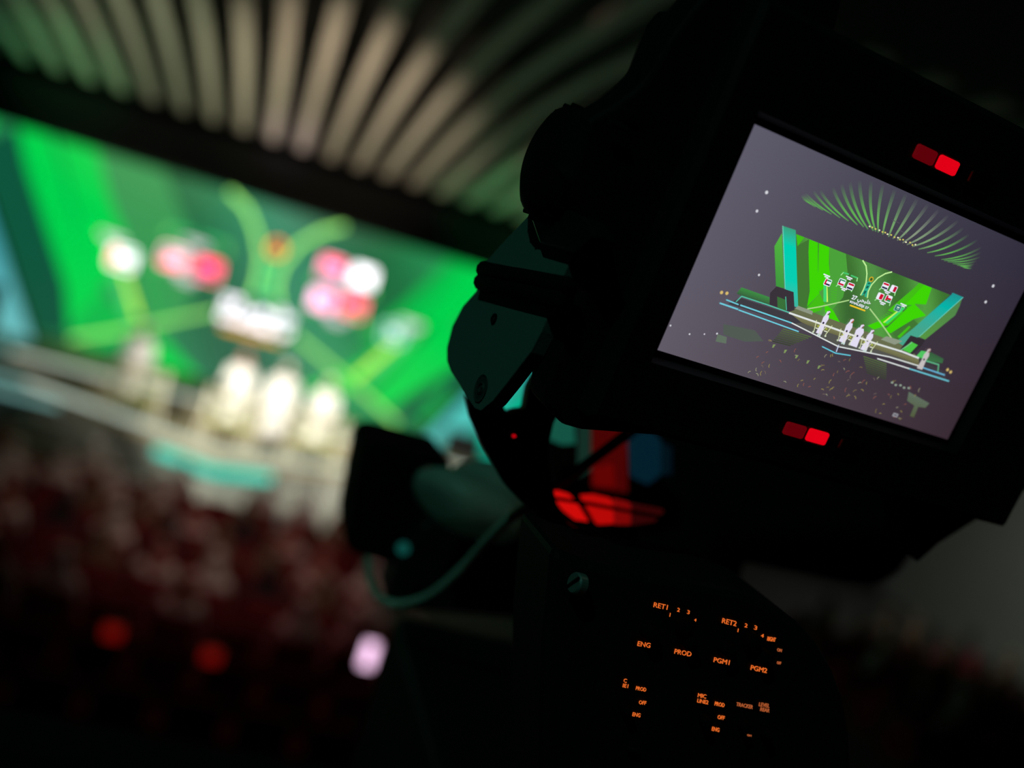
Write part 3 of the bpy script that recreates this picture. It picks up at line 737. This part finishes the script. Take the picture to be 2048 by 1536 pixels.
# the picture on the screen
mp = Pic(); P = MON_PAL
def bgc(u, v):
    s, t = (u + 8) / 16, (v + 4.5) / 9
    TL, TR, BL, BR = (94, 91, 107), (48, 44, 60), (97, 91, 103), (58, 43, 52)
    c = [(TL[i] * (1 - s) + TR[i] * s) * t + (BL[i] * (1 - s) + BR[i] * s) * (1 - t) for i in range(3)]
    e = math.exp(-((u - .3) / 4.2) ** 2 - ((v + .2) / 3.6) ** 2)
    return tuple(x * (1 - .16 * e) for x in c)
for i in range(20):
    for j in range(12):
        u0, u1, v0, v1 = -8 + .8 * i, -7.2 + .8 * i, -4.5 + .75 * j, -3.75 + .75 * j
        mp.poly([(u0, v0), (u1, v0), (u1, v1), (u0, v1)], bgc, 0)
RIBS = [((-4.2, 2.66), (-4.72, 2.75)), ((-3.99, 2.63), (-4.83, 2.82)), ((-3.6, 2.62), (-4.77, 2.88)), ((-3.15, 2.61), (-4.70, 2.95)), ((-2.7, 2.61), (-4.4, 3.145)), ((-2.26, 2.62), (-4.13, 3.26)), ((-1.78, 2.61), (-3.64, 3.55)), ((-1.45, 2.63), (-3.33, 3.79)), ((-1.21, 2.62), (-3.0, 3.99)), ((-.93, 2.64), (-2.61, 4.18)),
        ((-.8, 2.65), (-2.08, 4.33)), ((-.66, 2.65), (-1.485, 4.41)), ((-.42, 2.64), (-.84, 4.42)), ((-.1, 2.64), (-.23, 4.43)), ((.14, 2.64), (.40, 4.44)), ((.376, 2.65), (1.03, 4.42)), ((.685, 2.64), (1.66, 4.40)), ((.93, 2.64), (2.25, 4.34)), ((1.227, 2.65), (2.85, 4.30)), ((1.59, 2.65), (3.29, 4.12)), ((2.09, 2.65), (3.71, 3.97)), ((2.54, 2.65), (4.27, 3.91)),
        ((2.94, 2.62), (4.65, 3.70)), ((3.1, 2.62), (4.75, 3.5)), ((3.31, 2.63), (4.84, 3.33)), ((3.6, 2.64), (4.75, 3.12)), ((3.85, 2.65), (4.72, 2.97)), ((4.05, 2.66), (4.68, 2.88)), ((4.2, 2.66), (4.71, 2.77))]
for b, t in RIBS:
    pts, ws, cs = [], [], []
    cxm = (b[0] + (t[0] - b[0]) * .62, b[1] + (t[1] - b[1]) * .36)
    for k in range(9):
        q = k / 8; u = (1 - q) ** 2 * b[0] + 2 * q * (1 - q) * cxm[0] + q * q * t[0]; v = (1 - q) ** 2 * b[1] + 2 * q * (1 - q) * cxm[1] + q * q * t[1]
        wmid = .17 * max(.35, 1 - abs(b[0]) / 5.5)
        pts.append((u, v)); ws.append(wmid * (.45 + .75 * q) if q < .9 else wmid)
        k2 = max(0, 1 - abs(b[0] - .7) / 1.6); col = (96 + 38 * k2, 176 - 26 * k2, 84 + 42 * k2)
        a = min(1, .55 + q * 2.5) * (1 if q < .35 else max(0, 1 - ((q - .35) / .65) ** 1.1)); bg = bgc(u, v)
        cs.append(tuple(bg[i] + (col[i] - bg[i]) * a for i in range(3)))
    mp.ribbon(pts, ws, cs, 1)
for k in range(16): mp.rrect(-1.2 + k * .17 + .03 * math.sin(k * 5), 2.74 + .05 * math.sin(k * 3.1), .09, .06, .02, (206, 196, 96) if k % 3 else (228, 226, 190), 2)
for q in ([(-.3, 3.3), (.1, 3.3)], [(.2, 3.05), (.7, 3.02)]): mp.line(q, .03, (84, 80, 90), 1)
# side wings, pillars, wall
mp.poly([(-4.995, .70), (-4.925, 1.262), (-3.74, -.675), (-4.15, -.70)], vgrad(-.7, (62, 150, 62), 1.2, (84, 184, 64)), 1)
mp.poly([(4.95, 1.53), (5.03, 1.12), (5.03, .71), (4.11, -.67), (3.69, -.66)], vgrad(-.7, (86, 150, 66), 1.5, (78, 128, 76)), 1)
draw_wall(mp, P, 2)
tl = vgrad(-1.2, (96, 170, 150), 1.5, (66, 160, 122)); 
def tmid(u, v):
    if v > .9: return (58 - 58 * (1.55 - v), 160 + 50 * (1.55 - v) / .65, 124 + 56 * (1.55 - v) / .65)
    return (0, 208, 178) if v > -.3 else (10 + 60 * (-.3 - v), 206 - 30 * (-.3 - v), 178 - 20 * (-.3 - v))
def tmr(u, v): return (30, 150, 146) if v > 1.2 else ((4, 180, 168) if v > -.4 else (70, 165, 140))
mp.poly([(-5.068, 1.522), (-4.415, 1.556), (-4.03, .9), (-4.65, .9)], tmid, 13); mp.poly([(-4.65, .9), (-4.03, .9), (-3.3, -.3), (-3.97, -.3)], tmid, 13); mp.poly([(-3.97, -.3), (-3.3, -.3), (-2.745, -1.2), (-3.3, -1.2)], tmid, 13)
mp.poly([(4.28, 1.45), (4.305, 1.55), (4.95, 1.538), (4.6, .9), (3.95, .9)], tmr, 13); mp.poly([(3.95, .9), (4.6, .9), (3.83, -.4), (3.2, -.4)], tmr, 13); mp.poly([(3.2, -.4), (3.83, -.4), (3.3, -1.23), (2.62, -1.23)], tmr, 13)
mp.line([(-5.05, 1.52), (-3.72, -.68)], .03, (120, 220, 190), 14); mp.line([(4.95, 1.53), (3.69, -.66)], .025, (120, 220, 205), 14)
DK = (50, 44, 50); DK2 = (58, 50, 58)
mp.poly([(-4.15, -.70), (-3.28, -.68), (-2.87, -1.33), (-3.05, -1.45), (-4.1, -1.45), (-4.30, -1.02)], DK2, 15)
mp.poly([(-3.92, -1.06), (-3.5, -1.07), (-3.27, -1.47), (-3.685, -1.455)], (58, 112, 58), 16); mp.line([(-3.54, -.96), (-3.24, -1.43)], .04, (70, 190, 150), 17)
mp.poly([(-5.64, -1.19), (-4.24, -1.185), (-4.09, -1.46), (-5.44, -1.51), (-5.74, -1.47)], vgrad(-1.5, (56, 88, 62), -1.2, (62, 142, 68)), 15)
mp.poly([(3.23, -.71), (4.09, -.69), (4.05, -.98), (3.8, -1.45), (3.05, -1.4)], DK, 15)
mp.poly([(3.42, -.95), (3.84, -.99), (3.65, -1.42), (3.2, -1.39)], (74, 196, 66), 16); mp.line([(3.11, -1.42), (3.465, -.97)], .05, (120, 200, 140), 17)
mp.poly([(4.16, -1.16), (4.73, -1.09), (5.53, -1.17), (5.58, -1.37), (4.47, -1.52), (4.04, -1.46)], vgrad(-1.5, (60, 120, 70), -1.1, (54, 92, 62)), 15)
mp.poly([(4.16, -1.16), (4.5, -1.12), (4.4, -1.45), (4.04, -1.46)], (80, 196, 96), 16)
# stage
mp.poly([(-2.76, -1.18), (2.81, -1.18), (3.46, -1.26), (4.2, -1.47), (-3.06, -1.46), (-3.01, -1.34)], (104, 110, 78), 14)
for q in ([(-2.8, -1.124), (-2.02, -1.13), (-1.97, -1.28), (-2.88, -1.27)], [(2.05, -1.08), (2.97, -1.05), (2.66, -1.30), (1.84, -1.29)]): mp.poly(q, (142, 152, 132), 17)
mp.poly([(-5.5, -1.58), (-2.9, -1.55), (4.3, -1.55), (6.0, -1.7), (6.2, -1.98), (2.7, -1.88), (0, -2.17), (-2.7, -1.89), (-5.9, -1.95)], (62, 60, 66), 14)
mp.poly([(-2.9, -1.54), (4.25, -1.54), (4.42, -1.8), (2.7, -1.8), (-1.2, -1.78), (-2.3, -1.7)], vgrad(-1.8, (98, 96, 66), -1.54, (126, 126, 88)), 15)
mp.poly([(-2.3, -1.72), (4.0, -1.74), (2.7, -1.83), (0, -2.12), (-2.6, -1.84)], (84, 84, 80), 16)
WH = (222, 228, 226); CY = (110, 205, 222); TE = (84, 196, 168)
mp.line([(-5.6, -1.77), (-5.47, -1.51), (-4.24, -1.49), (-3.04, -1.495)], .045, TE, 17)
mp.line([(-3.04, -1.505), (-1.16, -1.5), (1.69, -1.515), (3.2, -1.47), (4.2, -1.495)], .075, WH, 18); mp.line([(4.6, -1.51), (5.42, -1.475), (5.56, -1.77)], .05, (96, 190, 140), 17)
for q, c, w in (([(-6.05, -1.83), (-5.46, -1.85)], CY, .05), ([(-5.35, -1.845), (-2.73, -1.85)], CY, .055), ([(-2.73, -1.85), (-.03, -2.14)], WH, .05), ([(.01, -2.13), (2.7, -1.853), (4.42, -1.805)], WH, .05), ([(4.43, -1.82), (6.0, -1.814)], (110, 190, 230), .05),
                ([(-6.26, -2.03), (-5.39, -2.03)], CY, .06), ([(-5.33, -2.045), (-2.25, -2.085)], CY, .05), ([(2.14, -2.083), (4, -2.05)], WH, .05), ([(4, -2.05), (6.39, -2.005)], CY, .055), ([(-.81, -2.35), (-.03, -2.43), (.73, -2.325)], (96, 196, 216), .05), ([(-.07, -2.08), (-.035, -2.36)], (196, 206, 236), .05)):
    mp.line(q, w, c, 19)
for sx, u0 in ((-1, -3.0), (1, 1.42)):
    for k in range(8):
        a = -2.17 - k * .085; ua, ub = (u0 - .03 * k + .02, u0 + 1.5 - .11 * k) if sx < 0 else (u0 + .08 * k, u0 + 1.35 + .05 * k)
        mp.poly([(ua, a), (ub, a + .06), (ub, a + .015), (ua, a - .045)] if sx < 0 else [(ua, a), (ub, a), (ub, a - .045), (ua, a - .045)], (86 - 4 * k, 108 - 6 * k, 62 - 2 * k), 1.5)
# presenters on the screen
def fig(u, v0, v1, w, hc, col=(226, 220, 242)):
    h = v1 - v0
    mp.poly([(u - w * .3, v1 - h * .17), (u - w * .5, v1 - h * .32), (u - w * .42, v0 + h * .45), (u - w * .55, v0), (u + w * .5, v0), (u + w * .38, v0 + h * .45), (u + w * .5, v1 - h * .32), (u + w * .3, v1 - h * .17)], col, 24)
    mp.disc(u + .01, v1 - h * .08, .085, hc, 25, 1, .1); mp.poly([(u - .09, v1 - h * .04), (u - .1, v1 - h * .22), (u - .03, v1 - h * .2), (u - .02, v1), (u + .06, v1 - .01), (u + .08, v1 - h * .05)], col, 26)
    mp.disc(u - .02, v0 + h * .47, .05, (60, 52, 70), 26)
fig(-1.28, -1.9, -.9, .28, (110, 90, 90)); fig(-.0, -1.92, -.88, .33, (176, 96, 70)); fig(.62, -1.93, -.95, .44, (130, 96, 90)); fig(1.23, -1.95, -1.02, .33, (120, 90, 88))
fig(4.52, -1.92, -.97, .30, (160, 120, 110), (196, 190, 190))
for u in (-1.25, .08, 1.3):
    for s in (-1, 1): mp.line([(u + s * .42, -1.42), (u + s * .30, -1.9)], .035, (216, 226, 176), 27); mp.line([(u + s * .18, -1.5), (u - s * .02, -1.95)], .03, (220, 224, 200), 27)
    for s in (-1, 1): mp.disc(u + s * .33, -1.9, .045, (200, 214, 186), 28); mp.disc(u + s * .05, -1.95, .045, (196, 220, 214), 28); mp.disc(u + s * .22, -1.62, .04, (176, 190, 60), 28); mp.line([(u + s * .16, -1.72), (u + s * .30, -1.72)], .04, (226, 230, 210), 28)
    mp.line([(u - .42, -1.49), (u + .42, -1.51)], .045, (230, 230, 220), 27)
# dark stalls on the screen: rim-lit heads, pale tables, lamps
rp = random.Random(11)
mp.poly([(-5.7, -2.75), (-4.2, -2.6), (-3.6, -2.9), (-4.4, -3.15), (-5.5, -3.15)], (82, 90, 84), 1); mp.poly([(-5.75, -3.2), (-5.3, -3.2), (-5.2, -3.45), (-5.7, -3.5)], (98, 114, 98), 1.2)
mp.poly([(4.6, -3.0), (6.0, -3.2), (5.9, -3.45), (5.5, -3.5), (5.55, -4.0), (5.3, -4.0), (5.25, -3.5), (4.75, -3.4)], vgrad(-4, (82, 92, 62), -3, (96, 112, 98)), 1)
for k in range(80):
    u = rp.uniform(-3.6, 5.4); v = rp.uniform(-4.3, -2.5) - (.15 if abs(u) > 3 else 0); c = rp.choice([(150, 138, 74), (126, 112, 66), (150, 150, 120), (140, 86, 74), (112, 98, 90)])
    if abs(u - .2) > 1.2 and v > -2.7: continue
    r0 = rp.uniform(.06, .13); a0 = rp.uniform(0, 3)
    mp.line([(u + r0 * math.cos(a0 + q), v + r0 * math.sin(a0 + q)) for q in (0, .5, 1.0, 1.5)], .028, c, 3)
for k in range(9): mp.poly([(-3.1 + k * .32 + du, -2.9 - .03 * k + dv) for du, dv in ((0, 0), (.12, .03), (.09, -.12), (.02, -.14))], (128, 150, 92), 2) if k % 2 == 0 else None
for k in range(5): mp.rrect(3.5 + k * .25, -2.85 - .05 * (k % 2), .13, .09, .02, (140, 156, 142), 3)
for u, v, r0 in ((-6.33, 2.44, .085), (-6.39, 1.68, .07), (6.24, 2.43, .085), (6.27, 1.70, .08), (-5.11, -.52, .06), (-7.9, -3.45, .045), (-6.95, -3.54, .045), (-6.32, -3.36, .04), (-5.79, -3.19, .05)): mp.disc(u, v, r0 * .8, (214, 214, 222), 3)
for u, v in ((-6.37, -1.63), (-6.13, -1.59), (6.06, -1.56), (6.29, -1.61)): mp.disc(u, v, .07, (214, 186, 110), 3)
mp.rrect(4.5, -4.15, .3, .17, .03, (150, 150, 158), 3); mp.line([(4.42, -4.15), (4.58, -4.15)], .05, (70, 70, 80), 4)
mp.build('screen', lambda u, v, l: Vector((u * .0123, v * .01222, l * 3e-5)), led_mat('viewfinder_lcd', 1.0, .15, .5), vf, True)

# ------------------------------------------------------------------ the broadcast camera under the viewfinder
bc = empty('broadcast_camera', (.26, .74, 4.92))
tag(bc, 'black broadcast camera with orange backlit rear-panel lettering, below the monitor', 'camera')
rear = [(1105, 1096), (1180, 1126), (1300, 1150), (1480, 1182), (1560, 1217), (1605, 1252), (1640, 1292), (1668, 1340), (1690, 1400), (1702, 1470), (1706, 1536), (1710, 1640), (1690, 1800), (1080, 1700), (1085, 1300)]
YR = .462
rp_ = obj('rear_panel', prism([sight(x, y, YR) for x, y in rear], (0, .07, 0), bevel=.004), M_BLACK, bc)
obj('body', B(.192, .335, .53, .93, 4.92, 5.085, bevel=.012), M_BLACK, bc)
tp = [(1078, 800), (1300, 790), (1760, 950), (1835, 1100), (1800, 1148), (1765, 1170), (1740, 1176), (1680, 1168), (1600, 1150), (1490, 1128), (1470, 1250), (1120, 1180)]
obj('top_handle', prism([sight(x, y, .80) for x, y in tp], (0, .06, 0), bevel=.004), M_BLACK, bc)
hood = [(735, 888), (760, 886), (905, 925), (890, 1010), (862, 1150), (715, 1112), (692, 1095), (690, 1075), (722, 905)]
obj('lens_hood', prism([sight(x, y, .95) for x, y in hood], (0, .12, 0), bevel=.008), M_RUB, bc)
lb = [(850, 1040), (1000, 1080), (1050, 985), (1130, 985), (1140, 1250), (800, 1220), (770, 1215), (800, 1110)]
obj('lens_body', prism([sight(x, y, .93) for x, y in lb], (0, .08, 0), bevel=.006), M_DARKMET, bc)
# crumpled clear-grey cover over the lens
c = sight(950, 1000, .84); bm = ellipsoid(bmesh.new(), (0, 0, 0), (.045, .05, .030), 28, 18)
rc = random.Random(3); ph = [(rc.uniform(30, 120), rc.uniform(30, 120), rc.uniform(30, 120), rc.uniform(0, 6)) for _ in range(6)]
for v in bm.verts:
    n = sum(math.sin(v.co.x * a + v.co.y * b + v.co.z * q + d) for a, b, q, d in ph)
    v.co = v.co * (1 + .06 * n) + c
sheet = mat('grey_plastic_sheet', (.8, .85, .8), .35, noise=(80, .2))
nt = sheet.node_tree; tr_ = nt.nodes.new('ShaderNodeBsdfTranslucent'); tr_.inputs[0].default_value = (.8, .86, .8, 1); mx = nt.nodes.new('ShaderNodeMixShader'); mx.inputs[0].default_value = .35
nt.links.new(nt.nodes['Principled BSDF'].outputs[0], mx.inputs[1]); nt.links.new(tr_.outputs[0], mx.inputs[2]); nt.links.new(mx.outputs[0], nt.nodes['Material Output'].inputs['Surface'])
obj('lens_cover', bm, sheet, bc, False, True)
led = obj('status_lamp', lathe(bmesh.new(), [(0, .006), (.003, .006), (.005, 0)], sight(806, 1096, .89), (0, -1, 0), 14), glow('teal_status_lamp', lin((30, 120, 110)), .28), bc)
# arm from the camera up to the yoke
arm = [(926, 786), (935, 830), (965, 895), (1003, 962), (1040, 1000), (1062, 1012), (1100, 1085), (1180, 1132), (1240, 1140), (1190, 1092), (1150, 1052), (1125, 1036), (1104, 1000), (1092, 950), (1086, 905), (1090, 870), (1097, 838), (1110, 815), (1095, 770), (1062, 742), (1047, 770), (1040, 813), (1022, 815), (1006, 821), (996, 800), (962, 815)]
obj('viewfinder_arm', prism([sight(x, y, .60) for x, y in arm], (0, -.014, 0), bevel=.0015), M_BLACK, bc)
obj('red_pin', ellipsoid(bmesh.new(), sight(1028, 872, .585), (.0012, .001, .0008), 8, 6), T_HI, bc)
# plate with tally light put in as glow; added glowing patches around it
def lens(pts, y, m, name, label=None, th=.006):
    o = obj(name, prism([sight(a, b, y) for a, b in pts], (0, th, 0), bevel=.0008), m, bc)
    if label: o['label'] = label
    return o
lens([(1103, 987), (1120, 985), (1142, 992), (1160, 1015), (1178, 1044), (1150, 1040), (1127, 1022)], .64, glow('red_glow_a', lin((205, 12, 10)), 1.0), 'tally_lit_plate', 'bright red curved plate, tally light put in as glow')
lens([(1163, 994), (1190, 992), (1225, 1000), (1228, 1048), (1195, 1050), (1186, 1034)], .64, glow('red_glow_b', lin((190, 10, 8)), .9), 'tally_lit_plate', 'bright red curved plate, tally light put in as glow')
lens([(1230, 1000), (1262, 1008), (1262, 1050), (1230, 1050)], .64, glow('red_glow_c', lin((120, 6, 6)), 1), 'tally_lit_plate', 'dim red end of the glowing plate')  # red light falling off to the right, as dimmer glowing pieces
lens([(1264, 1009), (1330, 1022), (1310, 1044), (1264, 1051)], .64, glow('red_glow_d', lin((48, 4, 5)), 1), 'tally_lit_plate', 'dim red end of the glowing plate')
obj('plate_bar', tube(bmesh.new(), [sight(1105, 996, .632), sight(1180, 1008, .632), sight(1330, 1036, .632)], .0013, 6), M_RUB, bc)
lens([(1187, 832), (1222, 836), (1255, 858), (1256, 986), (1186, 976)], .76, glow('red_glow_e', lin((70, 2, 2)), 1.0), 'red_glow_patch', 'dark red patch with added glow')
lens([(1190, 940), (1228, 930), (1230, 975), (1192, 972)], .755, glow('red_glow_g', lin((96, 2, 2)), 1.0), 'red_glow_patch', 'dark red patch with added glow')
lens([(1259, 888), (1280, 868), (1305, 863), (1322, 880), (1322, 950), (1296, 970), (1264, 955)], .76, glow('blue_lens', lin((3, 30, 42)), 1.0), 'blue_glow_patch', 'dim blue patch with added glow')
lens([(1324, 885), (1345, 895), (1345, 950), (1324, 950)], .76, glow('blue_glow_b', lin((2, 16, 24)), 1.0), 'blue_glow_patch', 'dim blue patch with added glow')
lens([(1094, 862), (1103, 834), (1125, 828), (1148, 834), (1152, 888), (1124, 890), (1100, 880)], .76, glow('teal_glow', lin((18, 82, 66)), 1.0), 'green_glow_patch', 'dim teal patch with added glow')
lens([(1160, 830), (1182, 827), (1183, 940), (1158, 955)], .76, glow('grey_glow', lin((18, 44, 36)), 1.0), 'green_glow_patch', 'dim grey green strip with added glow')
obj('stay_rod', tube(bmesh.new(), [sight(1098, 984, .66), sight(1275, 852, .60)], .0036, 10), M_RUB, bc)
obj('stay_tip', tube(bmesh.new(), [sight(1255, 866, .596), sight(1276, 852, .596)], [.0024, .0006], 8), mat('pinkish_metal', (.3, .2, .2), .4), bc)
# slotted coin screw and small metal glints
d = Vector((-.95, -.30, .08)); c = sight(1150, 1166, YR - .008)
cs_ = obj('coin_screw', lathe(bmesh.new(), [(-.004, .0052), (0, .0052), (.001, .0046), (.001, 0)], c, d, 24), mat('grey_screw', (.45, .5, .5), .4, .6), bc)
obj('slot', tube(bmesh.new(), [c + d.normalized() * .0012 + Vector((.001, -.003, .0035)), c + d.normalized() * .0012 + Vector((-.001, .003, -.0035))], .0009, 6), M_RUB, cs_)
obj('rail_edge', tube(bmesh.new(), [sight(1080, 1040, .56), sight(1150, 1100, .53), sight(1235, 1165, .50)], .004, 8), M_DARKMET, bc)
obj('metal_catch', B(*(lambda p: (p.x - .0028, p.x + .0028, YR - .004, YR - .001, p.z - .0007, p.z + .0007))(sight(1266, 1499, YR - .002))), M_STEEL, bc)

# rear-panel rotary switches and buttons (unlit, black)
def knob_at(px, py, r):
    obj('rotary_switch', lathe(bmesh.new(), [(0, r), (.003, r), (.007, r * .8), (.008, 0)], sight(px, py, YR - .001), (0, -1, 0), 20), M_RUB, bc, False)
for px, py in ((1364, 1250), (1499, 1278), (1296, 1262), (1372, 1278), (1450, 1294), (1522, 1310)): knob_at(px, py, .0042)
for px, py in ((1248, 1412), (1406, 1436), (1484, 1446), (1528, 1462)): knob_at(px, py, .0026)
# orange backlit lettering
OR = glow('orange_backlit_legend', lin((236, 108, 40)), .9); OR2 = glow('orange_backlit_legend_dim', lin((168, 84, 44)), 1.0)
def legend(s, x0, y0, x1, y1, h, m=None, bold=.0):
    k = 380 / 1824.0
    A = sight(1220 + x0 * k, 1180 + y0 * k, YR - .0006); Bq = sight(1220 + x1 * k, 1180 + y1 * k, YR - .0006)
    T = sight(1220 + x0 * k + h * k * .20, 1180 + y0 * k - h * k * .98, YR - .0006)
    ex = Bq - A; ez = T - A
    if s == '1': A = A + ex * .3; ex = ex * .34
    vs, tr = text_tris(s, bold)
    bm = bmesh.new(); vv = [bm.verts.new(A + ex * a + ez * b) for a, b in vs]
    for t in tr:
        try: bm.faces.new([vv[i] for i in t])
        except ValueError: pass
    ge = bmesh.ops.extrude_face_region(bm, geom=list(bm.faces))
    bmesh.ops.translate(bm, vec=(0, .0005, 0), verts=[v for v in ge['geom'] if isinstance(v, bmesh.types.BMVert)])
    obj('legend', bm, m or OR, rp_)
for a in (('RET1', 418, 165, 550, 192, 46), ('1', 568, 256, 582, 260, 36), ('2', 645, 208, 668, 213, 37), ('3', 740, 230, 763, 235, 37), ('4', 810, 302, 828, 305, 27),
          ('RET2', 1075, 318, 1212, 350, 48), ('1', 1222, 403, 1236, 408, 34), ('2', 1293, 358, 1318, 363, 37), ('3', 1383, 380, 1410, 387, 40), ('4', 1450, 455, 1475, 458, 32), ('RIGHT', 1510, 488, 1588, 500, 40),
          ('ENG', 263, 538, 385, 558, 46), ('PROD', 618, 612, 778, 642, 46), ('PGM1', 995, 693, 1145, 722, 46), ('PGM2', 1350, 768, 1505, 800, 46),
          ('C', 130, 888, 160, 893, 36), ('IE1', 122, 935, 173, 943, 35), ('PROD', 248, 961, 345, 978, 36), ('OFF', 277, 1097, 345, 1106, 36), ('ENG', 215, 1212, 290, 1225, 37),
          ('MIC', 843, 1030, 922, 1045, 38), ('LINE2', 838, 1080, 942, 1100, 36), ('PROD', 1005, 1110, 1097, 1128, 38), ('OFF', 1033, 1239, 1098, 1250, 37), ('ENG', 978, 1352, 1048, 1366, 38)):
    legend(*a, None, .0)
for a in (('ON', 1605, 590, 1648, 598, 30), ('OFF', 1603, 712, 1642, 718, 26), ('TRACKER', 1213, 1115, 1370, 1145, 36), ('LEVEL', 1430, 1116, 1530, 1133, 36), ('REAR', 1443, 1163, 1530, 1178, 35), ('ON', 1318, 1404, 1357, 1410, 17)):
    legend(*a, OR2, .0)

# pale cable looping from the lens up to the arm
cp = [(735, 1100, .965), (738, 1150, .93), (752, 1188, .87), (774, 1204, .83), (800, 1208, .82), (838, 1200, .80), (872, 1182, .78), (908, 1152, .76), (942, 1117, .74), (976, 1079, .71), (1012, 1044, .68), (1050, 1016, .65), (1085, 1000, .62)]
cable = obj('cable', tube(bmesh.new(), spline([sight(*p) for p in cp], 6), .0036, 10), mat('pale_grey_cable', (.88, .84, .74), .5, noise=(200, .08)), None, False, True)
tag(cable, 'pale grey cable curving from the lens hood up to the camera arm', 'cable')

# pedestal carrying the camera
pd = empty('camera_pedestal', (.255, .74, 3.8)); tag(pd, 'black camera pedestal under the broadcast camera', 'pedestal')
obj('pan_head', B(.19, .32, .62, .86, 4.80, 4.918, bevel=.012), M_DARKMET, pd)
obj('column', lathe(bmesh.new(), [(0, .07), (.7, .07), (.7, .05), (1.0, .05)], (.255, .74, 3.81), (0, 0, 1), 24), M_DARKMET, pd)
for k in range(3):
    a = 2 * math.pi * k / 3 + .4; obj('leg', tube(bmesh.new(), [(.255, .74, 4.0), (.255 + .45 * math.cos(a), .74 + .45 * math.sin(a), 3.83)], .028, 8), M_DARKMET, pd)

# added green fill lamp above-left behind the camera, lighting the rig plate
fixture((-1.6, -1.2, 7.6), (.15, .6, 5.3), 24, (.22, 1, .72), 50, 1, 'added dim green fill lamp above the camera gallery', 9.6, .05, 'added fill lamp')
